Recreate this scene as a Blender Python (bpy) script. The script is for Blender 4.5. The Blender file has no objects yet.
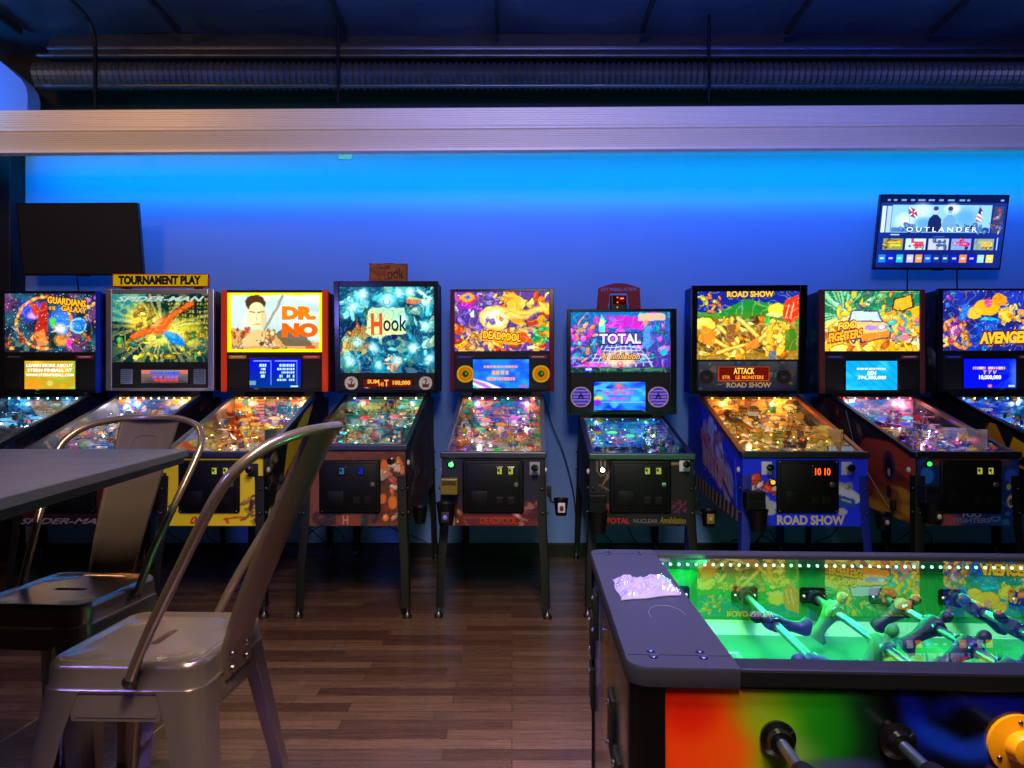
import bpy, bmesh, math, random
import numpy as np
from mathutils import Vector, Matrix

COL = bpy.context.scene.collection
PI = math.pi
R = math.radians
F = 650.0        # focal length in pixels of the 1024 px wide frame
CZ = 1.17        # camera height
HY = 400.0       # horizon row


def lin(c):
    a = np.asarray(c, dtype=float)
    return np.where(a <= 0.04045, a / 12.92, ((a + 0.055) / 1.055) ** 2.4)


def at(px, py, Y):
    return Vector(((px - 512) / F * Y, Y, CZ + (HY - py) / F * Y))


# ---------------------------------------------------------------- materials
MATS = {}


def mk(name):
    m = bpy.data.materials.new(name)
    m.use_nodes = True
    nt = m.node_tree
    for n in list(nt.nodes):
        nt.nodes.remove(n)
    out = nt.nodes.new('ShaderNodeOutputMaterial')
    return m, nt, out


def surf(name, rough=.5, metal=0., spec=.5, coat=0., bump=0., bscale=300., ior=1.45, rvar=0.):
    m, nt, out = mk(name)
    b = nt.nodes.new('ShaderNodeBsdfPrincipled')
    a = nt.nodes.new('ShaderNodeAttribute')
    a.attribute_name = 'Col'
    nt.links.new(a.outputs['Color'], b.inputs['Base Color'])
    b.inputs['Roughness'].default_value = rough
    b.inputs['Metallic'].default_value = metal
    b.inputs['Specular IOR Level'].default_value = spec
    b.inputs['Coat Weight'].default_value = coat
    b.inputs['Coat Roughness'].default_value = .08
    if bump or rvar:
        t = nt.nodes.new('ShaderNodeTexCoord')
        n = nt.nodes.new('ShaderNodeTexNoise')
        n.inputs['Scale'].default_value = bscale
        n.inputs['Detail'].default_value = 3
        nt.links.new(t.outputs['Object'], n.inputs['Vector'])
        if bump:
            bp = nt.nodes.new('ShaderNodeBump')
            bp.inputs['Strength'].default_value = bump
            bp.inputs['Distance'].default_value = .002
            nt.links.new(n.outputs['Fac'], bp.inputs['Height'])
            nt.links.new(bp.outputs['Normal'], b.inputs['Normal'])
        if rvar:
            n2 = nt.nodes.new('ShaderNodeTexNoise')
            n2.inputs['Scale'].default_value = 14
            nt.links.new(t.outputs['Object'], n2.inputs['Vector'])
            mr = nt.nodes.new('ShaderNodeMapRange')
            mr.inputs['To Min'].default_value = rough - rvar
            mr.inputs['To Max'].default_value = rough + rvar
            nt.links.new(n2.outputs['Fac'], mr.inputs['Value'])
            nt.links.new(mr.outputs['Result'], b.inputs['Roughness'])
    nt.links.new(b.outputs['BSDF'], out.inputs['Surface'])
    MATS[name] = m
    return m


def emit(name, strength):
    m, nt, out = mk(name)
    e = nt.nodes.new('ShaderNodeEmission')
    a = nt.nodes.new('ShaderNodeAttribute')
    a.attribute_name = 'Col'
    nt.links.new(a.outputs['Color'], e.inputs['Color'])
    e.inputs['Strength'].default_value = strength
    nt.links.new(e.outputs['Emission'], out.inputs['Surface'])
    MATS[name] = m
    return m


surf('matte', .6, spec=.35)
surf('black_vinyl', .5, spec=.2, bump=.2, bscale=500)
surf('gloss', .22, coat=.3)
surf('metal', .28, 1., rvar=.06)
surf('chrome', .08, 1.)
surf('brushed', .38, 1., bump=.1, bscale=250, rvar=.05)
surf('powder', .24, .78, rvar=.02)
surf('playfield', .25, coat=.2)
surf('cable', .45)
emit('glow', 1.35)
emit('glow_soft', .55)
emit('glow_bright', 2.2)
emit('glow_lamp', 9.)
emit('glow_led', 7.)


def glass_mat(name, tint=(1, 1, 1), gain=1.0):
    m, nt, out = mk(name)
    lw = nt.nodes.new('ShaderNodeLayerWeight')
    lw.inputs['Blend'].default_value = .5
    p = nt.nodes.new('ShaderNodeMath'); p.operation = 'POWER'
    p.inputs[1].default_value = 5
    nt.links.new(lw.outputs['Facing'], p.inputs[0])
    mr = nt.nodes.new('ShaderNodeMapRange')
    mr.inputs['To Min'].default_value = .07 * gain
    mr.inputs['To Max'].default_value = min(1., 1. * gain)
    nt.links.new(p.outputs[0], mr.inputs['Value'])
    tr = nt.nodes.new('ShaderNodeBsdfTransparent')
    tr.inputs['Color'].default_value = (*tint, 1)
    gl = nt.nodes.new('ShaderNodeBsdfGlossy')
    gl.inputs['Roughness'].default_value = .01
    mx = nt.nodes.new('ShaderNodeMixShader')
    nt.links.new(mr.outputs['Result'], mx.inputs[0])
    nt.links.new(tr.outputs[0], mx.inputs[1])
    nt.links.new(gl.outputs[0], mx.inputs[2])
    nt.links.new(mx.outputs[0], out.inputs['Surface'])
    MATS[name] = m


glass_mat('glass', gain=2.1)
glass_mat('table_glass', gain=1.0)


# ---------------------------------------------------------------- mesh builder
class MB:
    def __init__(s):
        s.V = []; s.F = []; s.M = []; s.C = []; s.S = []; s.mats = []; s.n = 0
        s.xf = None

    def mi(s, key):
        if key not in s.mats:
            s.mats.append(key)
        return s.mats.index(key)

    def add(s, verts, faces, col, mat='matte', smooth=False, per_vert=False):
        if s.xf is not None:
            verts = [tuple(s.xf @ Vector(v)) for v in verts]
        v = np.asarray(verts, dtype=np.float32).reshape(-1, 3)
        k = len(v)
        s.V.append(v)
        c = lin(col)
        if per_vert:
            s.C.append(c.reshape(-1, 3).astype(np.float32))
        else:
            s.C.append(np.tile(c[:3], (k, 1)).astype(np.float32))
        m = s.mi(mat)
        o = s.n
        for f in faces:
            s.F.append([i + o for i in f])
        s.M += [m] * len(faces)
        s.S += [smooth] * len(faces)
        s.n += k
        return s

    def bm(s, bm, col, mat, smooth=False):
        bm.verts.index_update()
        s.add([tuple(v.co) for v in bm.verts], [[v.index for v in f.verts] for f in bm.faces], col, mat, smooth)
        bm.free()
        return s

    def box(s, x0, y0, z0, x1, y1, z1, col, mat='matte', bev=0., seg=2):
        if bev <= 0:
            v = [(x, y, z) for x in (x0, x1) for y in (y0, y1) for z in (z0, z1)]
            f = [(0, 1, 3, 2), (4, 6, 7, 5), (0, 4, 5, 1), (2, 3, 7, 6), (0, 2, 6, 4), (1, 5, 7, 3)]
            return s.add(v, f, col, mat)
        b = bmesh.new()
        bmesh.ops.create_cube(b, size=1)
        for v in b.verts:
            v.co = ((x0 + x1) / 2 + v.co.x * (x1 - x0), (y0 + y1) / 2 + v.co.y * (y1 - y0), (z0 + z1) / 2 + v.co.z * (z1 - z0))
        bmesh.ops.bevel(b, geom=b.edges[:], offset=bev, segments=seg, affect='EDGES', profile=.5)
        return s.bm(b, col, mat)

    def loft(s, rings, col, mat='matte', closed=True, caps=True, smooth=True, loop=False):
        n = len(rings[0])
        v = [p for r in rings for p in r]
        f = []
        m = len(rings)
        for i in range(m if loop else m - 1):
            a = i * n; b = ((i + 1) % m) * n
            for j in range(n if closed else n - 1):
                k = (j + 1) % n
                f.append((a + j, a + k, b + k, b + j))
        if caps and not loop and closed:
            f.append(tuple(reversed(range(n))))
            f.append(tuple(range((m - 1) * n, m * n)))
        return s.add(v, f, col, mat, smooth)

    def tube(s, path, r, col, mat='metal', n=10, closed=False, caps=True, flat=None):
        P = [Vector(p) for p in path]
        rr = r if isinstance(r, (list, tuple)) else [r] * len(P)
        rings = []
        up = None
        m = len(P)
        for i, p in enumerate(P):
            if closed:
                t = (P[(i + 1) % m] - P[i - 1])
            else:
                t = (P[min(i + 1, m - 1)] - P[max(i - 1, 0)])
            t.normalize()
            if up is None:
                up = Vector((0, 0, 1)) if abs(t.z) < .9 else Vector((1, 0, 0))
            x = up.cross(t); x.normalize()
            y = t.cross(x)
            up = y
            rings.append([tuple(p + x * math.cos(a) * rr[i] + y * math.sin(a) * rr[i]) for a in [2 * PI * k / n for k in range(n)]])
        return s.loft(rings, col, mat, caps=caps, loop=closed)

    def cyl(s, p0, p1, r0, col, mat='matte', n=20, r1=None):
        r1 = r0 if r1 is None else r1
        p0 = Vector(p0); p1 = Vector(p1)
        t = (p1 - p0).normalized()
        u = Vector((0, 0, 1)) if abs(t.z) < .9 else Vector((1, 0, 0))
        x = u.cross(t).normalized(); y = t.cross(x)
        A = [2 * PI * k / n for k in range(n)]
        r_ = [[tuple(p + (x * math.cos(a) + y * math.sin(a)) * r) for a in A] for p, r in ((p0, r0), (p1, r1))]
        v = r_[0] + r_[1]
        base = len(v)
        f = [(j, (j + 1) % n, n + (j + 1) % n, n + j) for j in range(n)]
        s.add(v, f, col, mat, True)
        s.add(r_[0], [tuple(reversed(range(n)))], col, mat)
        s.add(r_[1], [tuple(range(n))], col, mat)
        return s

    def lathe(s, prof, o, axis, col, mat='matte', n=20):
        """prof: (radius, distance along axis)"""
        o = Vector(o); t = Vector(axis).normalized()
        u = Vector((0, 0, 1)) if abs(t.z) < .9 else Vector((1, 0, 0))
        x = u.cross(t).normalized(); y = t.cross(x)
        A = [2 * PI * k / n for k in range(n)]
        rings = [[tuple(o + t * d + (x * math.cos(a) + y * math.sin(a)) * r) for a in A] for r, d in prof]
        return s.loft(rings, col, mat)

    def ball(s, c, r, col, mat='matte', n=8, sz=1.):
        prof = [(max(1e-4, r * math.sin(PI * k / n)), -r * sz * math.cos(PI * k / n)) for k in range(n + 1)]
        return s.lathe(prof, c, (0, 0, 1), col, mat, n * 2)

    def prism(s, pts, d, col, mat='matte', smooth=False):
        """pts: 3d polygon, d: extrusion vector"""
        d = Vector(d)
        a = [Vector(p) for p in pts]
        n = len(a)
        v = [tuple(p) for p in a] + [tuple(p + d) for p in a]
        f = [tuple(range(n)), tuple(reversed(range(n, 2 * n)))]
        f += [(j, n + j, n + (j + 1) % n, (j + 1) % n) for j in range(n)]
        return s.add(v, f, col, mat, smooth)

    def canvas(s, cv, o, U, V, mat='glow', fn=None):
        o = np.array(o, float); U = np.array(U, float); V = np.array(V, float)
        h, w = cv.h, cv.w
        uu, vv = np.meshgrid(np.linspace(0, 1, w), np.linspace(0, 1, h))
        if fn is not None:
            P = np.array([fn(a, b) for a, b in zip(uu.ravel(), vv.ravel())])
        else:
            P = o + uu.reshape(-1, 1) * U + vv.reshape(-1, 1) * V
        idx = np.arange(w * h).reshape(h, w)
        f = np.stack([idx[:-1, :-1], idx[:-1, 1:], idx[1:, 1:], idx[1:, :-1]], -1).reshape(-1, 4)
        if s.xf is not None:
            M = np.array(s.xf)
            P = P @ M[:3, :3].T + M[:3, 3]
        xf, s.xf = s.xf, None
        s.add(P, f.tolist(), np.clip(cv.A, 0, 1).reshape(-1, 3), mat, False, True)
        s.xf = xf
        return s

    def text(s, txt, c, width, height, col, mat='glow', U=(1, 0, 0), V=(0, 0, 1), bold=.0, shear=0., depth=.0015, spacing=1.0, align='C'):
        """lettering centred on c, fitted to width x height"""
        me = text_mesh(txt, bold, shear, spacing)
        if me is None:
            return s
        v, f = me
        mn = v.min(0); mx = v.max(0)
        sx = width / max(1e-6, mx[0] - mn[0]); sy = height / max(1e-6, mx[1] - mn[1])
        ctr = (mn + mx) / 2
        U = np.array(U, float); V = np.array(V, float)
        N = np.cross(U, V)
        q = (v - ctr)
        P = np.array(c, float) + q[:, :1] * sx * U + q[:, 1:2] * sy * V + (q[:, 2:3] > 0) * N * depth
        s.add(P.tolist(), f, col, mat)
        return s

    def build(s, name, parent=None, **props):
        me = bpy.data.meshes.new(name)
        if s.n:
            V = np.concatenate(s.V)
            me.from_pydata(V.tolist(), [], s.F)
            for k in s.mats:
                me.materials.append(MATS[k])
            me.polygons.foreach_set('material_index', np.array(s.M, dtype=np.int32))
            me.polygons.foreach_set('use_smooth', np.array(s.S, dtype=bool))
            if any(s.S):
                me.set_sharp_from_angle(angle=R(38))
            a = me.color_attributes.new('Col', 'FLOAT_COLOR', 'POINT')
            c = np.concatenate(s.C)
            a.data.foreach_set('color', np.concatenate([c, np.ones((len(c), 1), np.float32)], 1).ravel())
        o = bpy.data.objects.new(name, me)
        COL.objects.link(o)
        if parent is not None:
            o.parent = parent
        for k, v in props.items():
            o[k] = v
        return o


_TX = {}


def text_mesh(txt, bold, shear, spacing):
    key = (txt, bold, shear, spacing)
    if key in _TX:
        return _TX[key]
    cu = bpy.data.curves.new('lettering', 'FONT')
    cu.body = txt
    cu.offset = bold
    cu.shear = shear
    cu.space_character = spacing
    cu.extrude = .05
    cu.resolution_u = 3
    ob = bpy.data.objects.new('lettering', cu)
    COL.objects.link(ob)
    dg = bpy.context.evaluated_depsgraph_get()
    dg.update()
    me = ob.evaluated_get(dg).to_mesh()
    v = np.array([tuple(p.co) for p in me.vertices])
    f = [list(p.vertices) for p in me.polygons]
    ob.evaluated_get(dg).to_mesh_clear()
    bpy.data.objects.remove(ob)
    bpy.data.curves.remove(cu)
    _TX[key] = (v, f) if len(v) else None
    return _TX[key]


def empty(name, loc, rz=0., **props):
    o = bpy.data.objects.new(name, None)
    o.empty_display_size = .1
    COL.objects.link(o)
    o.location = loc
    o.rotation_euler = (0, 0, rz)
    for k, v in props.items():
        o[k] = v
    return o


def copy_tree(o, parent=None):
    c = o.copy()
    COL.objects.link(c)
    if parent is not None:
        c.parent = parent
    for ch in list(o.children):
        copy_tree(ch, c)
    return c


# ---------------------------------------------------------------- painted panels
class Cv:
    """a printed panel: colours on a fine grid of vertices; x to the right 0..1, y upward 0..1"""

    def __init__(s, w, h, col, asp=None, seed=1):
        s.w, s.h = w, h
        s.A = np.tile(np.array(col, float), (h, w, 1))
        s.asp = asp or w / h
        X, Y = np.meshgrid(np.linspace(0, 1, w), np.linspace(0, 1, h))
        s.X = X * s.asp; s.Y = Y
        s.rng = np.random.RandomState(seed)

    def mix(s, m, col):
        m = np.clip(m, 0, 1)[..., None]
        s.A = s.A * (1 - m) + np.array(col, float) * m
        return s

    def ell(s, cx, cy, rx, ry, col, a=1., soft=.15, rot=0.):
        dx = s.X - cx * s.asp; dy = s.Y - cy
        c, n = math.cos(rot), math.sin(rot)
        u = (dx * c + dy * n) / rx; v = (-dx * n + dy * c) / ry
        d = np.sqrt(u * u + v * v)
        return s.mix(np.clip((1 - d) / max(soft, 1e-3) + .5, 0, 1) * a, col)

    def ring(s, cx, cy, r, w, col, a=1., ry=None):
        dx = s.X - cx * s.asp; dy = (s.Y - cy) * (1 if ry is None else r / ry)
        d = np.abs(np.sqrt(dx * dx + dy * dy) - r)
        return s.mix(np.clip(1.5 - d / w, 0, 1) * a, col)

    def poly(s, pts, col, a=1.):
        inside = np.zeros(s.X.shape, bool)
        n = len(pts)
        P = [(p[0] * s.asp, p[1]) for p in pts]
        for i in range(n):
            x0, y0 = P[i]; x1, y1 = P[(i + 1) % n]
            if y0 == y1:
                continue
            c = ((y0 > s.Y) != (y1 > s.Y)) & (s.X < (x1 - x0) * (s.Y - y0) / (y1 - y0) + x0)
            inside ^= c
        return s.mix(inside * a, col)

    def rect(s, x0, y0, x1, y1, col, a=1.):
        m = (s.X >= x0 * s.asp) & (s.X <= x1 * s.asp) & (s.Y >= y0) & (s.Y <= y1)
        return s.mix(m * a, col)

    def line(s, p, q, w, col, a=1.):
        px, py = p[0] * s.asp, p[1]; qx, qy = q[0] * s.asp, q[1]
        dx, dy = qx - px, qy - py
        L = dx * dx + dy * dy + 1e-9
        t = np.clip(((s.X - px) * dx + (s.Y - py) * dy) / L, 0, 1)
        d = np.hypot(s.X - px - t * dx, s.Y - py - t * dy)
        return s.mix(np.clip(1.5 - d / (w / 2 + 1e-6), 0, 1) * a, col)

    def curve(s, pts, w, col, a=1.):
        for i in range(len(pts) - 1):
            s.line(pts[i], pts[i + 1], w, col, a)
        return s

    def grad(s, c0, c1, ax='y'):
        t = (s.Y if ax == 'y' else s.X / s.asp)[..., None]
        s.A = np.array(c0) * (1 - t) + np.array(c1) * t
        return s

    def noise(s, n):
        g = s.rng.rand(n + 2, n + 2)
        x = s.X / s.asp * n; y = s.Y * n
        xi = x.astype(int); yi = y.astype(int)
        fx = x - xi; fy = y - yi
        fx = fx * fx * (3 - 2 * fx); fy = fy * fy * (3 - 2 * fy)
        return (g[yi, xi] * (1 - fx) + g[yi, xi + 1] * fx) * (1 - fy) + (g[yi + 1, xi] * (1 - fx) + g[yi + 1, xi + 1] * fx) * fy

    def cloud(s, col, n=5, lo=.45, hi=.7, a=1.):
        v = s.noise(n) * .6 + s.noise(n * 2) * .3 + s.noise(n * 4) * .1
        return s.mix(np.clip((v - lo) / (hi - lo), 0, 1) * a, col)

    def rays(s, cx, cy, n, col, a=.6, r=2.):
        th = np.arctan2(s.Y - cy, s.X - cx * s.asp)
        d = np.hypot(s.Y - cy, s.X - cx * s.asp)
        g = s.rng.rand(n * 2 + 1)
        k = ((th + PI) / (2 * PI) * n * 2).astype(int)
        m = (g[k] > .55) * np.clip(1 - d / r, 0, 1)
        return s.mix(m * a, col)

    def comic(s, box, pal, n, smin=.03, smax=.12, dark=(.05, .03, .08), outline=True):
        """busy overlapping inked shapes of the palette"""
        x0, y0, x1, y1 = box
        g = s.rng
        n = max(6, int(n * .62)); smin = smin * 1.3; smax = smax * 1.1
        for i in range(n):
            t = i / n
            sz = smax * (1 - t) + smin * t
            cx = x0 + g.rand() * (x1 - x0); cy = y0 + g.rand() * (y1 - y0)
            col = np.array(pal[g.randint(len(pal))]) * (.75 + .4 * g.rand())
            rot = g.rand() * PI
            rx = sz * (.6 + g.rand()); ry = sz * (.25 + .6 * g.rand())
            if g.rand() < .5:
                if outline:
                    s.ell(cx, cy, rx * 1.12 + .006, ry * 1.12 + .006, dark, .5, .1, rot)
                s.ell(cx, cy, rx, ry, col, 1, .1, rot)
                s.ell(cx - rx * .2 / s.asp, cy + ry * .3, rx * .5, ry * .4, np.clip(col * 1.5 + .1, 0, 1), .7, .4, rot)
            elif g.rand() < .6:
                a0 = g.rand() * 2 * PI
                pts = []
                x, y = cx, cy
                for k in range(5):
                    pts.append((x, y)); a0 += (g.rand() - .5) * 1.6
                    x += math.cos(a0) * sz * .6 / s.asp; y += math.sin(a0) * sz * .6
                if outline:
                    s.curve(pts, sz * .34, dark, .45)
                s.curve(pts, sz * .2, col, 1)
            else:
                m = 5
                ph = g.rand() * 6
                pts = [(cx + math.cos(ph + k * 2 * PI / m) * sz * (.5 + .8 * g.rand()) / s.asp, cy + math.sin(ph + k * 2 * PI / m) * sz * (.5 + .8 * g.rand())) for k in range(m)]
                s.poly(pts, col, 1)
        return s

    def speck(s, p, cols, a=1.):
        m = s.rng.rand(s.h, s.w) < p
        for c in cols:
            k = m & (s.rng.rand(s.h, s.w) < 1 / len(cols))
            s.mix(k * a, c)
        return s

    def dashes(s, x0, x1, y, h, col, n=10, a=1., fill=.75):
        """a line of lettering too small to read"""
        g = s.rng
        w = (x1 - x0) / n
        for i in range(n):
            if g.rand() < fill:
                s.rect(x0 + i * w, y - h / 2, x0 + (i + .72) * w, y + h / 2, col, a)
        return s


def _warp(s, amt, n=7):
    dx = ((s.noise(n) - .5) * .65 + (s.noise(n * 3) - .5) * .35) * amt * s.h * 1.3
    dy = ((s.noise(n) - .5) * .65 + (s.noise(n * 3) - .5) * .35) * amt * s.h * 2
    jj, ii = np.meshgrid(np.arange(s.w), np.arange(s.h))
    s.A = s.A[np.clip((ii + dy).astype(int), 0, s.h - 1), np.clip((jj + dx).astype(int), 0, s.w - 1)]
    return s


def _ink(s, n, w, col, a, k=5):
    n = max(3, int(n * .6)); a = a * .55
    v = s.noise(n) * .6 + s.noise(n * 2) * .4
    b = np.abs(v * k - np.floor(v * k) - .5)
    return s.mix((b < w) * a, col)


def _pop(s, g=1.):
    """stronger contrast of the print"""
    L = s.A.mean(-1, keepdims=True)
    s.A = np.clip(L + (s.A - L) * 1.15, 0, 1) ** g
    return s


Cv.warp = _warp; Cv.ink = _ink; Cv.pop = _pop
# palette
BLK = (.03, .03, .035); DK = (.07, .07, .08); WH = (1, 1, 1)

# ---------------------------------------------------------------- back glass pictures (generic stand-ins in the photo's colours)
YEL = (1, .85, .15); ORG = (1, .5, .08); RED = (.9, .12, .08); MAG = (.95, .1, .75); PUR = (.45, .15, .85); BLU = (.1, .3, .95)
CYN = (.1, .8, .95); TEA = (.1, .6, .6); GRN = (.15, .75, .3); CRM = (1, .93, .75)


def art_cosmic():
    c = Cv(150, 96, (.06, .09, .16), 1.6, 11)
    c.cloud((.1, .3, .4), 5, .4, .7, .8).cloud((.5, .2, .45), 4, .55, .75, .7)
    c.ell(.25, .7, .16, .17, (.15, .25, .95), 1, .9).ell(.36, .72, .09, .13, (.55, .3, .95), .8, .9)
    c.ell(.62, .5, .22, .24, (.2, .45, 1), 1, .9).ell(.3, .62, .1, .06, (.95, .6, .9), .9, .8)
    for k in range(60):
        a = k / 60 * 2 * PI
        c.ell(.42 + .3 * math.cos(a) + .01 * c.rng.rand(), .5 + .44 * math.sin(a), .045, .025, [(1, .55, .15), (1, .8, .35), (.95, .35, .12)][k % 3], .9, .6, a + PI / 2)
    c.comic((.02, .02, .98, .28), [(.7, .35, .12), (.9, .6, .2), (.2, .35, .3), (.5, .15, .1), (.1, .2, .3)], 50, .02, .07)
    c.comic((.04, .3, .2, .6), [(.15, .4, .4), (.1, .25, .3), (.5, .5, .55)], 14, .02, .05)
    # warm and green drifting shapes
    c.poly([(.3, .18), (.36, .62), (.4, .86), (.45, .84), (.47, .6), (.45, .2)], (.62, .13, .1))
    c.poly([(.33, .6), (.26, .82), (.29, .86), (.4, .7)], (.7, .2, .14))
    c.poly([(.36, .1), (.3, .3), (.42, .4), (.48, .12)], (.85, .45, .2))
    c.poly([(.47, .06), (.5, .5), (.55, .52), (.58, .06)], (.05, .12, .12))
    c.ell(.52, .5, .06, .09, (.25, .75, .3), 1, .5).ell(.6, .4, .1, .08, (1, .95, .85), .9, .9)
    c.line((.5, .34), (.9, .55), .02, (.9, .98, 1), .8)
    c.ell(.8, .45, .1, .12, (.15, .5, .95), 1, .5).ring(.8, .45, .13, .015, (.5, .9, 1), .9)
    c.ell(.62, .2, .13, .09, (1, .55, .2), 1, .7).ell(.7, .15, .05, .1, (.95, .2, .7), .9, .6)
    c.comic((.86, .5, 1, .98), [(.6, .3, .7), (.2, .5, .8), (.9, .6, .3)], 22, .02, .06)
    c.speck(.02, [(1, .95, .8), (.6, .9, 1)])
    c.warp(.02, 9).ink(9, .05, (1, .85, .5), .45).ink(7, .05, (.02, .02, .06), .6).pop(.85)
    return c


def art_city():
    c = Cv(140, 96, (.03, .12, .13), 1.45, 12)
    c.poly([(0, 1), (.35, 1), (.2, .55), (0, .6)], (.15, .5, .48), .8)
    for k in range(6):
        x = .55 + k * .075
        c.poly([(x, .35), (x + .06, .35), (x + .085, .95), (x + .02, .98)], (.04, .09, .07))
        for j in range(9):
            for i in range(2):
                c.rect(x + .018 + i * .025 + j * .002, .42 + j * .06, x + .032 + i * .025 + j * .002, .45 + j * .06, (.75, .7, .15), .7)
    c.ell(.3, .62, .22, .2, (.95, .75, .15), .9, .9).ell(.52, .45, .3, .22, (1, .95, .35), .9, .9)
    c.ell(.8, .4, .2, .2, (.8, .75, .2), .8, .9).rays(.5, .5, 40, (1, .95, .5), .7, 1.)
    c.comic((.05, .05, .95, .42), [(.2, .45, .2), (.75, .7, .15), (.1, .3, .25), (.9, .85, .35), (.5, .45, .1)], 110, .018, .06)
    c.comic((.2, .5, .42, .75), [(.9, .65, .15), (.5, .35, .1), (.95, .8, .3)], 26, .02, .06)
    # plain orange and blue sweeping bands
    c.curve([(.2, .36), (.38, .46), (.56, .62), (.82, .86)], .1, (.25, .05, .02), .8).curve([(.2, .36), (.38, .46), (.56, .62), (.82, .86)], .07, (.95, .35, .12))
    c.ell(.5, .52, .17, .1, (.92, .33, .12), 1, .4, .6).ell(.46, .56, .09, .03, (1, .65, .35), .9, .8, .6)
    c.ell(.64, .34, .19, .07, (.08, .45, .85), 1, .4, -.55).ell(.6, .4, .1, .03, (.3, .7, .95), .8, .7, -.55)
    c.warp(.022, 9).ink(10, .06, (1, .95, .55), .5).ink(8, .05, (.02, .06, .05), .6).pop(.85)
    return c


def art_spy():
    c = Cv(150, 96, (.8, .88, .86), 1.6, 13)
    c.cloud((.6, .75, .75), 3, .35, .8, .8).cloud((.97, .95, .85), 4, .45, .7, .9)
    c.poly([(0, .42), (0, 0), (1, 0), (1, .14), (.72, .2), (.4, .3)], (.8, .62, .38))
    c.poly([(.5, .3), (.62, .42), (.8, .3), (.9, .1), (.6, .1)], (.32, .28, .22), .8)
    c.comic((.02, .2, .22, .4), [(.75, .3, .15), (.9, .75, .5), (.5, .2, .12)], 20, .02, .05)
    # a plain dark-haired bust with no likeness
    c.poly([(.14, .1), (.2, .3), (.3, .38), (.42, .34), (.52, .1)], (.86, .74, .52))
    c.ell(.29, .62, .15, .25, (.95, .87, .68), 1, .06).ell(.29, .82, .17, .14, (.28, .18, .12), 1, .08)
    c.ell(.3, .7, .13, .13, (.95, .87, .68), 1, .08)
    c.line((.23, .67), (.28, .66), .016, (.35, .2, .12)).line((.32, .66), (.38, .67), .016, (.35, .2, .12))
    c.line((.31, .63), (.3, .53), .01, (.75, .55, .35)).line((.27, .46), (.34, .46), .014, (.7, .4, .25))
    c.ell(.38, .55, .05, .16, (.82, .66, .42), .5, .6)
    c.line((.36, .28), (.58, .93), .035, (.42, .4, .3)).line((.36, .28), (.58, .93), .012, (.7, .7, .62))
    c.ell(.43, .28, .1, .1, (.93, .75, .48), 1, .2).comic((.36, .2, .5, .34), [(.95, .75, .45), (.75, .5, .3)], 8, .03, .05)
    c.comic((.3, .03, .6, .18), [(.3, .22, .16), (.85, .7, .5), (.6, .35, .2), (.95, .9, .8)], 26, .015, .045)
    c.rect(.03, .05, .17, .1, (.45, .4, .3), .5).comic((.03, .04, .2, .12), [(.2, .2, .2), (.8, .8, .7)], 10, .01, .03)
    c.rect(.82, .06, .93, .1, (.85, .25, .15), .9)
    m = np.maximum(np.abs(c.X / c.asp - .5) * 2, np.abs(c.Y - .5) * 2)
    yl = (.98, .88, .1)
    c.rect(0, 0, .035, 1, yl).rect(.965, 0, 1, 1, yl).rect(0, 0, 1, .045, yl).rect(0, .95, 1, 1, yl)
    c.warp(.006, 9).pop(.95)
    return c


def art_cove():
    c = Cv(130, 118, (.03, .14, .26), 1.1, 14)
    c.cloud((.05, .4, .55), 4, .4, .7, .9).cloud((.05, .1, .25), 5, .5, .75, .8)
    c.comic((.02, .02, .98, .98), [(.1, .45, .55), (.3, .7, .75), (.08, .3, .45), (.55, .8, .8), (.15, .35, .3), (.45, .6, .5)], 190, .018, .085, (.02, .06, .12))
    c.comic((.02, .2, .28, .55), [(.75, .45, .15), (.9, .75, .4), (.6, .25, .12)], 26, .03, .08)
    c.poly([(.05, .28), (.24, .26), (.28, .5), (.12, .5)], (.75, .5, .2), .8)
    for k in range(7):
        c.line((.07 + k * .03, .28), (.12 + k * .022, .5), .008, (.35, .2, .08))
    c.rect(.7, .8, .98, .84, (.9, .35, .15)).rect(.7, .84, .98, .87, (.95, .8, .4)).line((.82, .95), (.97, .86), .03, (.95, .95, .9))
    c.poly([(.27, .47), (.3, .72), (.36, .75), (.68, .73), (.7, .45), (.5, .42), (.35, .4)], (.85, .88, .62))
    c.cloud((.6, .75, .5), 6, .6, .8, .4)
    c.poly([(.27, .4), (.4, .45), (.28, .68)], (.85, .88, .62), .5)
    c.comic((.45, .05, .62, .2), [(.9, .5, .3), (.6, .3, .2), (.95, .8, .7)], 14, .02, .05)
    for x, y, r in ((.24, .92, .1), (.5, .84, .13), (.62, .92, .09), (.74, .93, .08), (.12, .76, .1), (.9, .8, .09), (.18, .36, .07), (.35, .28, .08), (.78, .3, .1), (.6, .14, .08), (.94, .14, .08), (.1, .13, .09), (.66, .62, .09), (.9, .55, .08), (.4, .08, .07)):
        c.ell(x, y, r * 1.05, r * 1.05, (.2, .9, 1), .45, 1.4).ell(x, y, r * .55, r * .55, (.85, 1, 1), .95, 1.2)
    c.warp(.03, 9).ink(12, .07, (.75, .95, .95), .5).ink(11, .07, (.02, .1, .15), .6).pop(.9)
    return c


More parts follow.
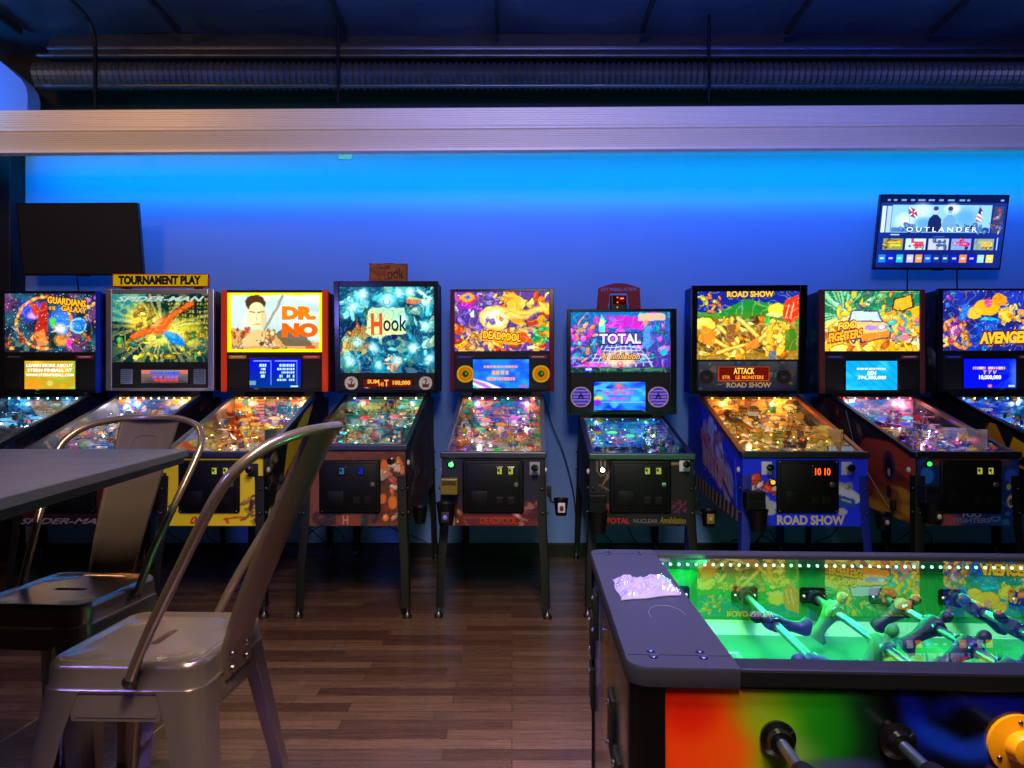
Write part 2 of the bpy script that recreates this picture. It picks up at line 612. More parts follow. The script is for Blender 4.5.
def art_swirl():
    c = Cv(150, 96, (.3, .2, .5), 1.6, 15)
    c.comic((0, .3, .55, 1), [(.35, .25, .7), (.6, .6, .95), (.2, .15, .45), (.85, .85, 1), (.7, .3, .8)], 110, .02, .08)
    c.comic((.4, 0, 1, 1), [(1, .65, .15), (1, .8, .3), (.9, .4, .1), (.7, .2, .1), (1, .9, .5), (.4, .2, .5)], 150, .02, .13)
    c.comic((0, 0, .5, .38), [(1, .6, .1), (.85, .3, .08), (1, .8, .35), (.6, .15, .1), (.8, .6, .5)], 90, .02, .09)
    c.ell(.13, .88, .15, .1, (.8, .15, .4)).ell(.13, .9, .13, .07, (1, .6, .1)).ell(.13, .91, .06, .03, (.15, .4, .8))
    c.ell(.12, .75, .17, .05, (.6, .1, .7), .9)
    c.ell(.42, .55, .26, .2, (1, .8, .4), 1, .15).ell(.42, .55, .19, .13, (1, .97, .85), 1, .3).comic((.33, .47, .52, .62), [(.4, .3, .6), (.95, .85, .4), (1, .5, .1)], 16, .02, .05)
    c.ell(.62, .8, .12, .18, (1, .68, .2), 1, .1, .3).curve([(.55, .65), (.75, .6), (.98, .75)], .1, (1, .78, .3))
    c.comic((.78, .14, .98, .5), [(.1, .6, .2), (.2, .8, .35), (.05, .4, .2)], 36, .02, .06)
    c.poly([(.24, .22), (.28, .36), (.72, .3), (.74, .12), (.45, .13)], (.95, .55, .1)).poly([(.66, .16), (.7, .34), (.86, .12)], (.8, .25, .08))
    c.rect(.77, .04, .85, .09, (.95, .85, .7)).ell(.93, .07, .06, .03, (.7, .1, .1))
    c.warp(.035, 8).ink(9, .06, (1, .93, .7), .6).ink(8, .05, (.3, .05, .1), .6).pop(.8)
    return c


def art_reactor():
    c = Cv(150, 92, (.12, .08, .4), 1.6, 16)
    c.grad((.25, .08, .5), (.05, .35, .65))
    c.comic((0, .15, .35, 1), [(.15, .5, .75), (.85, .2, .7), (.1, .3, .5), (.95, .5, .3), (.3, .2, .6), (.9, .3, .9)], 90, .02, .1)
    c.comic((.68, .15, 1, 1), [(.1, .4, .8), (.1, .7, .8), (.3, .2, .6), (.7, .3, .8), (.1, .25, .35)], 90, .02, .1)
    c.poly([(.32, .75), (.5, .95), (.78, .9), (.72, .7)], (.85, .15, .75)).poly([(.3, .95), (.5, .7), (.85, .85), (.85, .92)], (.6, .15, .7), .7)
    c.rect(.68, .85, .95, .97, (.85, .7, .55), .9)
    c.poly([(.5, .78), (.62, .5), (.38, .5)], (.9, .3, .95), .8)
    for k in range(9):
        c.line((.32 + k * .045, .45), (.18 + k * .08, .1), .012, (.75, .9, 1))
    for k in range(5):
        y = .42 - k * .065
        c.line((.3 - k * .03, y), (.7 + k * .03, y), .012, (.8, .85, 1))
    c.ell(.5, .22, .26, .14, (1, .85, .6), .85, .7).ell(.5, .13, .05, .06, (.95, .3, .4), 1, .2).ell(.5, .15, .02, .02, (1, .9, .8), 1, .5)
    c.poly([(.02, .1), (.3, .05), (.4, .12), (.2, .16)], (.9, .4, .9), .8)
    c.comic((.02, .1, .3, .5), [(.95, .5, .25), (.9, .2, .6), (.2, .6, .9)], 24, .02, .06)
    c.poly([(.28, .7), (.3, .95), (.35, .85), (.33, .5)], (.3, .9, .95)).ell(.31, .82, .04, .05, (1, .85, .4), .9, .5)
    c.poly([(.72, .4), (.74, .8), (.8, .75), (.8, .45)], (.25, .5, .9)).ell(.75, .82, .035, .05, (.9, .5, .3), 1, .3)
    # segment strip along the bottom
    c.rect(0, 0, 1, .085, (.05, .13, .12))
    for x in (.29, .53, .75):
        c.rect(x, .012, x + .17, .075, (.15, .33, .24))
    c.rect(.14, .01, .22, .08, (.1, .1, .8)).rect(.15, .03, .21, .06, (.7, .9, 1))
    c.warp(.012, 9).ink(10, .06, (.8, .9, 1), .4).ink(8, .04, (.1, .02, .25), .5).pop(.75)
    return c


def art_quake():
    c = Cv(150, 98, (.25, .5, .15), 1.5, 17)
    c.rect(0, .7, 1, 1, (.06, .12, .5)).poly([(.2, .72), (.5, .86), (.85, .82), (1, .75), (1, .6), (.2, .6)], (.1, .45, .15))
    c.cloud((.1, .25, .5), 4, .5, .8, .4)
    c.poly([(0, .45), (.15, .6), (.5, .62), (1, .5), (1, 0), (0, 0)], (.55, .4, .12))
    c.ell(.5, .6, .34, .09, (.2, .45, .1), 1, .2)
    c.comic((0, .05, .95, .58), [(.98, .8, .25), (.95, .55, .1), (1, .92, .5), (.5, .3, .1), (.85, .4, .08), (.3, .2, .08)], 150, .02, .12)
    for a, b in (((.05, .4), (.3, .18)), ((.2, .5), (.45, .1)), ((.4, .6), (.7, .2)), ((.2, .1), (.62, .28)), ((.5, .1), (.75, .5)), ((.3, .3), (.34, .6))):
        c.line(a, b, .075, (.35, .2, .05)).line(a, b, .052, (1, .85, .35))
    c.poly([(.28, .28), (.36, .26), (.38, .5), (.3, .55)], (.5, .3, .15)).poly([(.45, .2), (.6, .35), (.62, .2), (.5, .1)], (.8, .45, .15))
    c.comic((.02, .7, .24, .98), [(.85, .7, .2), (.9, .4, .2), (.4, .3, .6), (.7, .8, .3)], 30, .02, .06)
    c.poly([(.05, .5), (.02, .25), (.16, .2), (.2, .4)], (.9, .5, .15))
    # hard hat shape and tools
    c.poly([(.68, .05), (.7, .5), (.9, .5), (.92, .3), (.82, .05)], (1, .75, .2)).comic((.7, .08, .9, .5), [(1, .85, .35), (.95, .6, .15), (.7, .35, .1)], 40, .02, .06)
    c.ell(.78, .72, .13, .1, (1, .82, .25), 1, .1).ell(.78, .66, .17, .03, (1, .9, .45), 1, .2).rect(.71, .0, .78, .13, (.3, .35, .45))
    c.poly([(.83, .6), (.86, .85), (.99, .95), (1, .6), (.92, .52)], (.85, .2, .1)).line((.87, .62), (.9, .8), .012, CRM).line((.92, .6), (.94, .82), .012, CRM)
    c.ell(.69, .56, .04, .06, (.1, .7, .2)).rect(.86, .12, .98, .45, (.15, .4, .08), .8)
    c.line((.42, .55), (.44, .85), .01, (.3, .6, .7))
    c.warp(.025, 8).ink(10, .07, (1, .93, .6), .6).ink(9, .05, (.3, .15, .03), .55).pop(.85)
    return c


def art_van():
    c = Cv(150, 96, (.95, .65, .1), 1.6, 18)
    c.poly([(0, 1), (1, 1), (1, .75), (.6, .7), (0, .5)], (.05, .4, .25)).rays(.2, .6, 40, (.7, 1, .7), .8, 1.4)
    c.poly([(0, .95), (.25, .55), (.3, .6)], (.7, 1, .9)).poly([(.5, 1), (.42, .75), (.47, .75)], (.8, 1, .8), .8)
    c.comic((.15, .6, .95, .98), [(.9, .75, .15), (.1, .5, .3), (.95, .45, .15), (.3, .7, .4), (.2, .35, .3)], 90, .02, .08)
    c.comic((0, .02, 1, .4), [(1, .7, .1), (.95, .45, .08), (1, .85, .3), (.8, .3, .05), (1, .95, .6)], 110, .02, .1)
    # a boxy van
    c.poly([(.24, .5), (.28, .68), (.56, .68), (.62, .5), (.7, .44), (.7, .22), (.38, .12), (.24, .28)], (.2, .1, .3))
    c.poly([(.26, .5), (.29, .66), (.55, .66), (.6, .5)], (.75, .85, .95)).poly([(.25, .48), (.62, .48), (.68, .42), (.68, .34), (.38, .28), (.25, .36)], (.97, .75, .4))
    c.poly([(.38, .28), (.68, .34), (.68, .24), (.39, .15)], (1, .5, .15)).poly([(.42, .42), (.64, .44), (.66, .36), (.42, .34)], (.65, .5, .85))
    c.ell(.3, .17, .05, .07, (.15, .1, .25)).ell(.3, .17, .025, .035, (.8, .8, .9)).ell(.6, .4, .05, .03, (1, .95, 1), 1, .3)
    c.ring(.31, .17, .075, .012, (.9, .8, .3))
    c.poly([(.7, .68), (.72, .88), (.92, .95), (.95, .72), (.82, .64)], (.2, .1, .05)).poly([(.72, .7), (.74, .86), (.9, .92), (.92, .74), (.82, .67)], (1, .65, .15))
    c.comic((.68, .1, .98, .6), [(.2, .6, .6), (.9, .55, .2), (1, .8, .3), (.8, .3, .5), (.95, .9, .6)], 60, .02, .06)
    c.ell(.84, .22, .08, .06, (.9, .4, .5)).curve([(.8, .6), (.86, .5), (.84, .42)], .05, (.15, .55, .6))
    c.warp(.014, 9).ink(10, .05, (1, 1, .8), .5).ink(9, .05, (.4, .12, .1), .5).pop(.8)
    return c


def art_gold():
    c = Cv(150, 96, (.08, .1, .4), 1.6, 19)
    c.cloud((.1, .2, .7), 4, .4, .7, .8)
    c.comic((.0, .3, .3, 1), [(.1, .3, .8), (.8, .4, .15), (.2, .5, .8), (.4, .15, .5)], 40, .02, .07)
    # golden boulders over blue bands, no figure
    c.ell(.47, .72, .22, .14, (1, .65, .12), 1, .1).ell(.34, .62, .13, .1, (1, .72, .2), 1, .1).ell(.6, .85, .13, .1, (.95, .55, .1), 1, .1)
    c.ell(.68, .6, .14, .13, (1, .78, .25), 1, .1).ell(.48, .8, .07, .07, (.85, .25, .5), 1, .3)
    c.comic((.58, .45, .8, .8), [(1, .8, .3), (.95, .55, .1), (1, .9, .5)], 30, .02, .06)
    c.ell(.5, .5, .16, .05, (.1, .7, .95), 1, .2).poly([(.38, .5), (.6, .5), (.66, .1), (.34, .1)], (.1, .25, .7))
    c.curve([(.25, .7), (.2, .5), (.22, .3)], .12, (.1, .4, .8)).comic((.3, .1, .7, .45), [(.1, .3, .8), (.15, .5, .9), (.05, .15, .5)], 40, .02, .07)
    c.comic((0, .02, .26, .5), [(.95, .5, .15), (.7, .2, .3), (.5, .3, .7), (1, .75, .3)], 70, .02, .08)
    c.ell(.12, .35, .09, .12, (.55, .25, .6), 1, .1).comic((.04, .2, .2, .5), [(.9, .6, .7), (.3, .1, .4)], 24, .015, .04)
    c.comic((.2, .02, .5, .2), [(.1, .45, .85), (.95, .55, .2)], 24, .02, .07)
    c.comic((.75, .1, 1, 1), [(.15, .3, .8), (.9, .5, .2), (.5, .2, .6), (1, .8, .3)], 70, .02, .08)
    c.speck(.006, [(1, 1, .9)])
    c.warp(.02, 9).ink(9, .05, (1, .85, .5), .5).ink(8, .05, (.05, .03, .2), .55).pop(.85)
    return c


# small displays
def disp_amber():
    c = Cv(60, 36, (.75, .6, .12), 1.6, 3)
    c.cloud((.95, .75, .2), 4, .4, .7, .9).cloud((.5, .75, .2), 3, .5, .8, .7).ell(.15, .12, .3, .2, (.95, .55, .1), .8, .9).ell(.5, .2, .1, .1, (.95, .9, .6), .5, .5)
    return c


def disp_plate():
    c = Cv(60, 20, (.35, .37, .4), 3.2, 4)
    c.grad((.2, .2, .22), (.5, .5, .5)).cloud((.6, .3, .3), 4, .5, .8, .5)
    c.rect(0, .7, .2, 1, (.9, .4, .3), .7).rect(.8, .7, 1, 1, (.9, .4, .3), .7)
    c.dashes(.2, .85, .75, .2, (.1, .3, .95), 14, 1, .95).dashes(.25, .8, .45, .2, (.6, .35, .85), 13, 1, .9).dashes(.28, .8, .2, .18, (.95, .2, .15), 13, 1, .95)
    return c


def disp_table():
    c = Cv(70, 44, (.03, .1, .6), 1.6, 5)
    c.grad((.02, .2, .5), (.03, .05, .85))
    for x in (.08, .42, .5, .93):
        c.line((x, .1), (x, .93), .012, (.4, .55, .9))
    c.line((.08, .93), (.4, .93), .02, (.6, .7, 1)).line((.5, .93), (.93, .93), .02, (.6, .7, 1)).rect(.0, .1, .12, .25, (.5, .7, .7), .8)
    for k in range(5):
        y = .78 - k * .125
        w = (.07, .05, .06, .04, .02)[k]
        c.dashes(.27 - w, .27 + w, y, .08, (.75, .95, .9), 3, 1, 1.).dashes(.55, .88, y, .08, (.75, .95, .9), 9, 1, .85)
    c.rect(.8, .04, .95, .08, (.7, .9, .9))
    return c


def disp_wave():
    c = Cv(70, 40, (.1, .5, .95), 1.7, 6)
    c.cloud((.1, .3, .85), 4, .45, .7, .8).cloud((.3, .75, 1), 5, .55, .8, .6)
    c.poly([(0, .33), (.25, .2), (.5, 0), (0, 0)], (.95, .9, .8)).poly([(0, .3), (.2, .18), (.35, 0), (.22, 0), (0, .2)], (.7, .45, .9)).poly([(0, .12), (.12, 0), (0, 0)], (.1, .75, .8))
    c.dashes(.2, .8, .74, .09, (1, .6, .4), 16, 1, .9).dashes(.34, .66, .54, .12, (1, .65, .4), 4, 1, 1).dashes(.26, .76, .33, .1, (1, .6, .45), 12, 1, .95)
    c.rect(.84, .04, .97, .08, (.9, .2, .3))
    return c


def disp_glitch():
    c = Cv(70, 40, (.15, .55, .95), 1.7, 7)
    c.cloud((.05, .1, .9), 3, .4, .7, .9).cloud((.3, .8, .95), 5, .5, .7, .8)
    c.ell(.08, .42, .14, .08, (.95, .85, .1), 1, .8).ell(.07, .25, .12, .12, (.5, .1, .9), .9, .8).ell(.48, .8, .16, .16, (.9, .5, .4), .8, .9)
    for k in range(12):
        y = c.rng.rand(); c.line((c.rng.rand() * .4, y), (.6 + c.rng.rand() * .4, y), .012, (.6, .9, 1), .5)
    c.dashes(.4, .8, .78, .08, (.75, .2, .8), 12, .9, .9).dashes(.16, .8, .6, .1, (.8, .3, .9), 20, .9, .9).dashes(.28, .72, .4, .1, (.75, .35, .85), 14, .9, .9)
    return c


def disp_ice():
    c = Cv(60, 36, (.05, .65, .95), 1.7, 8)
    c.cloud((.2, .8, 1), 4, .5, .7, .7)
    for k in range(6):
        x = -.2 + k * .2
        c.line((x, 1), (x + .7, 0), .03, (.02, .45, .75), .6)
    c.dashes(.22, .78, .73, .07, WH, 20, .95, .92)
    return c


def disp_royal():
    c = Cv(60, 36, (.02, .05, .95), 1.7, 9)
    c.rays(1., .5, 60, (.1, .35, .8), .8, 1.2).ell(1., .45, .18, .5, (.3, .5, .8), .7, .9)
    c.dashes(.18, .8, .68, .09, (.95, .75, .4), 20, 1, .92).ell(.5, .07, .07, .05, (.95, .5, .5), 1, .5).rect(.86, .03, .98, .09, (.8, .9, .9), .9)
    return c


def disp_dots(seed, dark=False):
    c = Cv(80, 16, (.35, .06, .02), 5, seed)
    if dark:
        c.A[:] = (.3, .05, .04)
    return c


# ---------------------------------------------------------------- cabinet art
def side_art(kind):
    W, H = 110, 46
    if kind == 'cosmic':
        c = Cv(W, H, (.05, .05, .12), 2.4, 31).cloud((.1, .1, .3), 4).comic((.0, .1, 1, 1), [(.3, .12, .1), (.1, .1, .25), (.4, .25, .1), (.1, .2, .35)], 60, .05, .16)
    elif kind == 'dark_red':
        c = Cv(W, H, (.1, .04, .05), 2.4, 32).cloud((.25, .15, .1), 4).comic((.3, .1, 1, 1), [(.3, .2, .08), (.35, .08, .08), (.12, .08, .08)], 40, .05, .18)
    elif kind == 'spy':
        c = Cv(W, H, (.08, .07, .07), 2.4, 33)
        c.comic((0, 0, .8, .9), [(.45, .3, .22), (.12, .1, .1), (.3, .32, .35), (.2, .12, .1), (.5, .42, .3)], 90, .04, .12)
        c.poly([(.25, .45), (.55, .72), (.7, .95), (.6, 1), (.3, .8)], (.9, .72, .1)).poly([(.28, .38), (.6, .66), (.58, .72), (.27, .46)], (.75, .12, .08))
        c.ring(.18, .22, .09, .02, (.85, .6, .4)).ell(.18, .22, .04, .04, (.7, .3, .2))
    elif kind == 'wood':
        c = Cv(W, H, (.32, .22, .2), 2.4, 34).cloud((.2, .13, .13), 9, .4, .7, .8)
        for k in range(7):
            c.line((k * .16, 0), (k * .16 + .02, 1), .012, (.12, .08, .08), .7)
        c.comic((.1, .2, .7, .8), [(.4, .32, .3), (.25, .18, .18), (.35, .22, .15)], 26, .05, .14)
    elif kind == 'plain':
        c = Cv(W, H, (.05, .05, .07), 2.4, 35)
    elif kind == 'road':
        # front of the cabinet is at u=0 here
        c = Cv(150, 64, (.06, .14, .8), 2.4, 36)
        c.ell(.36, .55, .2, .32, (.62, .6, .8), 1, .1).ell(.5, .72, .18, .26, (.6, .6, .8), 1, .1).ell(.22, .4, .22, .25, (.55, .55, .75), 1, .1).ell(.62, .6, .16, .25, (.5, .5, .72), 1, .1)
        c.comic((.24, .3, .66, .9), [(.6, .4, .5), (.45, .25, .35), (.72, .7, .85)], 60, .03, .08, (.2, .1, .25))
        for k in range(9):
            x = .15 + k * .055
            c.rect(x, .22 + .02 * k, x + .03, .5 + .02 * k, (.66, .45, .6), .9)
        c.curve([(.12, .18), (.35, .42), (.66, .62)], .05, (.2, .1, .3)).curve([(.1, .22), (.2, .6), (.38, .72)], .03, (.25, .35, .6))
        c.line((.08, .2), (.1, .8), .02, (.35, .6, .85))
        for k in range(16):
            x = k / 16 * 1.05
            c.poly([(x, 0), (x + .035, 0), (x + .02, .16), (x - .015, .16)], (.5, .42, .38))
            c.poly([(x + .035, 0), (x + .066, 0), (x + .05, .16), (x + .02, .16)], (.1, .09, .1))
    elif kind == 'flame':
        c = Cv(150, 64, (.06, .05, .06), 2.4, 37)
        c.poly([(0, 0), (.45, 0), (.6, .5), (.4, .8), (.1, 1), (0, 1)], (.62, .2, .08)).poly([(0, 0), (.4, 0), (.3, .3), (.1, .45), (0, .4)], (.72, .48, .08))
        c.cloud((.35, .08, .05), 6, .5, .7, .7)
        c.comic((.45, 0, 1, 1), [(.08, .08, .08), (.25, .17, .1), (.12, .12, .14), (.35, .22, .1)], 90, .03, .12)
        c.ell(.2, .62, .12, .2, (.3, .1, .25), 1, .1).ell(.2, .6, .07, .14, (.05, .02, .05), 1, .1).ell(.2, .55, .025, .05, (.7, .6, .5)).ell(.2, .3, .05, .08, (.15, .05, .1), 1, .2)
        c.curve([(.6, 1), (.5, .6), (.35, .35), (.2, .1)], .02, (.7, .6, .6))
        c.ring(.85, .8, .1, .012, (.3, .3, .35)).ring(.85, .8, .05, .01, (.3, .3, .35)).curve([(.5, .1), (.4, .3), (.45, .6), (.52, .9)], .07, (.12, .12, .2))
    elif kind == 'claw':
        c = Cv(110, 46, (.03, .02, .03), 2.4, 38)
    return c


def front_art(kind):
    W, H = 80, 58
    if kind == 'black':
        return Cv(W, H, (.04, .04, .045), 1.4, 41)
    if kind == 'maroon':
        return Cv(W, H, (.28, .02, .06), 1.4, 42).rect(0, 0, 1, .14, (.03, .02, .02)).cloud((.1, .01, .03), 4, .5, .7, .6)
    if kind == 'yellow':
        c = Cv(W, H, (.88, .76, .08), 1.4, 43)
        c.comic((.86, .02, .99, .6), [(.4, .25, .12), (.7, .5, .25), (.2, .14, .1)], 30, .03, .09).comic((.02, .02, .1, .3), [(.5, .4, .2), (.3, .25, .15), (.85, .8, .5)], 14, .03, .07)
        c.ell(.04, .74, .03, .03, (.1, .08, .05), 1, .1).ell(.84, .93, .012, .012, (.1, .1, .1), 1, .1)
        c.curve([(.62, .09), (.75, .12), (.82, .12)], .025, (.75, .15, .05)).line((.64, .09), (.66, .04), .03, (.75, .15, .05))
        return c
    if kind == 'wood':
        c = Cv(W, H, (.42, .22, .14), 1.4, 44).cloud((.3, .14, .09), 8, .4, .7, .8)
        c.comic((.75, .1, .99, .8), [(.75, .6, .5), (.3, .12, .1), (.8, .4, .15), (.55, .2, .15)], 44, .03, .09).ell(.88, .3, .06, .09, (.8, .42, .12), 1, .2)
        c.comic((.1, .01, .95, .15), [(.12, .1, .12), (.3, .14, .12), (.1, .12, .12)], 40, .03, .08).rect(.32, 0, .56, .14, (.45, .2, .12))
        return c
    if kind == 'violet':
        c = Cv(W, H, (.12, .07, .22), 1.4, 45).grad((.36, .08, .07), (.07, .05, .2))
        c.mix(np.clip(c.Y * 3 - .45, 0, 1), (.07, .05, .15)).cloud((.2, .1, .25), 5, .5, .8, .4).comic((.75, .02, 1, .35), [(.5, .1, .12), (.3, .05, .12), (.7, .4, .35)], 26, .03, .09).comic((.02, .05, .25, .25), [(.6, .35, .25), (.7, .6, .5), (.4, .15, .15)], 20, .02, .07)
        c.rect(.2, .1, .7, .14, (.6, .12, .08), .6)
        return c
    if kind == 'circuit':
        c = Cv(W, H, (.035, .03, .04), 1.4, 46)
        cu = (.55, .42, .3)
        for k in range(3):
            c.curve([(.06 + k * .04, .98), (.06 + k * .04, .82), (.1 + k * .03, .74)], .014, cu)
            c.curve([(.12 + k * .035, .6 + k * .06), (.2 + k * .02, .86 - k * .01), (.28, .93 - k * .03), (.86, .93 - k * .012)], .014, cu)
        c.line((.07, .62), (.07, .35), .014, cu).line((.09, .6), (.2, .5), .012, cu)
        for k in range(6):
            c.line((.78, .2 + k * .03), (.97, .24 + k * .03), .008, (.45, .1, .3))
        for x in (.8, .86, .92):
            c.line((x, .18), (x + .02, .4), .008, (.4, .1, .3))
        c.comic((.02, .12, .18, .32), [(.35, .08, .15), (.2, .05, .1)], 14, .02, .07)
        return c
    if kind == 'road':
        c = Cv(W, H, (.06, .16, .9), 1.4, 47)
        c.ell(.14, .36, .1, .09, (.6, .6, .72), 1, .1).ell(.2, .3, .1, .06, (.6, .6, .72), 1, .1).rect(.1, .24, .28, .31, (.6, .6, .72))
        c.ell(.22, .2, .055, .055, (.62, .62, .68), 1, .1).ell(.8, .2, .055, .055, (.62, .62, .68), 1, .1)
        c.poly([(.74, .55), (.8, .62), (.96, .42), (.96, .36), (.88, .3), (.76, .34)], (.68, .68, .78)).poly([(.76, .46), (.9, .38), (.92, .28), (.78, .27)], (.1, .25, .6)).line((.8, .38), (.87, .34), .02, (.6, .75, .8))
        c.comic((.06, .52, .3, .66), [(.75, .2, .12), (.6, .2, .2), (.7, .6, .6)], 18, .03, .06)
        c.ell(.85, .57, .05, .06, (.5, .5, .55), 1, .2).ell(.85, .57, .025, .03, (.1, .1, .15), 1, .2).line((.75, .62), (.84, .57), .05, (.55, .55, .6))
        return c
    if kind == 'comet':
        c = Cv(W, H, (.06, .14, .42), 1.4, 48)
        c.ell(.1, .1, .25, .2, (.75, .4, .15), 1, .8).ell(.3, .06, .2, .12, (.6, .25, .3), 1, .8).rect(.16, .86, .9, 1, (.45, .14, .1), .9).cloud((.1, .25, .6), 5, .5, .7, .6)
        c.ell(.1, .72, .09, .12, (.1, .4, .8), 1, .2).ell(.92, .72, .08, .1, (.1, .3, .75), 1, .3).ell(.92, .35, .05, .09, (.75, .7, .55), 1, .2).ell(.92, .34, .03, .05, (.2, .15, .2)).ell(.9, .56, .035, .04, (.6, .65, .3))
        c.ring(.77, .1, .06, .015, (.3, .5, .8), .9, .03).comic((.84, .05, .98, .3), [(.1, .3, .7), (.2, .45, .8)], 14, .02, .06)
        return c

# ---------------------------------------------------------------- pinball machines
YF = 3.52       # world Y of the cabinet front
YB = 4.45       # world Y of the backbox face
PM = F / YB     # pixels per metre there
BD = YB - YF    # backbox face in machine coordinates


def leg_mesh(sx, front, col, ztop, mat='matte', hw=.28):
    """splayed sheet steel corner leg; returns leg and leveler builders"""
    m = MB(); lv = MB()
    y0 = -.004 if front else 1.254
    dy = -.035 if front else .03
    dx = .022
    w = .052; t = .006
    sy = 1 if front else -1

    def ring(z, k):
        x = sx * (hw + .005 + dx * k); y = y0 + dy * k
        w2 = w * (1 - .18 * k)
        r = .012
        pts = [(w2, 0), (r, 0), (r * .3, r * .3), (0, r), (0, w2), (t, w2), (t, r + t * .6), (r * .3 + t * .7, r * .3 + t * .7), (r + t * .6, t), (w2, t)]
        return [(x - sx * a, y + sy * b, z) for a, b in pts]
    m.loft([ring(ztop, 0), ring(ztop - .3, .3), ring(.3, .75), ring(.055, 1)], col, mat, smooth=False)
    for z in (ztop - .07, ztop - .2):
        k = (ztop - z) / ztop
        m.ball((sx * (hw + .008 + dx * k * .8), y0 + dy * k + sy * .022, z), .009, (.3, .3, .32), 'brushed', 5)
        m.ball((sx * (hw - .018 + dx * k), y0 + dy * k - sy * .003, z), .009, (.3, .3, .32), 'brushed', 5)
    fx = sx * (hw + .005 + dx - .014); fy = y0 + dy + sy * .014
    lv.cyl((fx, fy, .03), (fx, fy, .09), .006, (.6, .6, .6), 'metal', 10)
    lv.lathe([(.001, 0), (.024, 0), (.025, .012), (.012, .022), (.008, .035), (.001, .035)], (fx, fy, 0), (0, 0, 1), (.35, .35, .37), 'brushed', 16)
    return m, lv


def speaker_part(kind, x, z, r, parent):
    m = MB()
    y = BD - .012
    if kind == 'square':
        m.box(x - r, y - .004, z - r * 1.25, x + r, y + .01, z + r * 1.25, (.38, .45, .58), 'matte', .006)
        for k in range(7):
            zz = z - r + k * r / 3
            m.box(x - r * .8, y - .006, zz - .0015, x + r * .8, y - .003, zz + .0015, (.2, .24, .34))
    else:
        m.lathe([(.001, -.003), (r * .98, -.003), (r, 0), (r, .012), (.001, .012)], (x, y, z), (0, 1, 0), (.05, .05, .06), 'matte', 28)
        c = Cv(26, 26, (.05, .05, .06), 1.)
        if kind == 'disc':
            c.ell(.5, .5, .5, .5, (1, .85, .2), 1, .04).ell(.5, .5, .43, .43, (1, .6, .05), 1, .06).ring(.5, .5, .33, .02, (.9, .45, .05)).ell(.5, .5, .19, .19, (.1, .35, .12), 1, .1).ell(.54, .52, .06, .06, (.5, .8, .3), 1, .3)
        elif kind == 'bars':
            c.ell(.5, .5, .5, .5, (.85, .65, .75), 1, .04).ell(.5, .5, .44, .44, (.3, .25, .85), 1, .06)
            for k in range(5):
                c.line((.12, .2 + k * .15), (.88, .2 + k * .15), .05, (.75, .62, .9))
            c.poly([(.5, .72), (.32, .38), (.42, .38), (.5, .52), (.58, .38), (.68, .38)], (.15, .1, .5))
        elif kind == 'badge':
            c.ell(.5, .5, .5, .5, (.85, .8, .76), 1, .04)
            c.curve([(.36, .72), (.5, .82), (.6, .7), (.5, .58), (.5, .42)], .07, (.3, .1, .06)).poly([(.2, .52), (.34, .44), (.5, .4), (.66, .44), (.8, .52), (.72, .2), (.28, .2)], (.38, .1, .06))
        elif kind == 'grille':
            c.ell(.5, .5, .5, .5, (.06, .05, .07), 1, .04).line((.32, .6), (.4, .38), .05, (.35, .3, .35)).line((.4, .38), (.48, .56), .05, (.35, .3, .35)).line((.48, .56), (.56, .38), .05, (.35, .3, .35)).line((.56, .38), (.64, .6), .05, (.35, .3, .35))
        q = r * .97

        def fn(u, v):
            a, b = u * 2 - 1, v * 2 - 1
            # square grid squeezed onto the disc
            X = a * math.sqrt(max(0, 1 - b * b / 2)); Z = b * math.sqrt(max(0, 1 - a * a / 2))
            return (x + X * q, y - .0045, z + Z * q)
        # draw in disc space
        src = c.A
        c2 = Cv(26, 26, (0, 0, 0), 1.)
        for j in range(26):
            for i in range(26):
                p = fn(i / 25, j / 25)
                u = (p[0] - x) / q * .5 + .5; v = (p[2] - z) / q * .5 + .5
                c2.A[j, i] = src[min(25, int(v * 25 + .5)), min(25, int(u * 25 + .5))]
        m.canvas(c2, None or (0, 0, 0), (1, 0, 0), (0, 0, 1), 'glow_soft' if kind in ('disc', 'bars') else 'matte', fn)
    return m.build('speaker', parent)


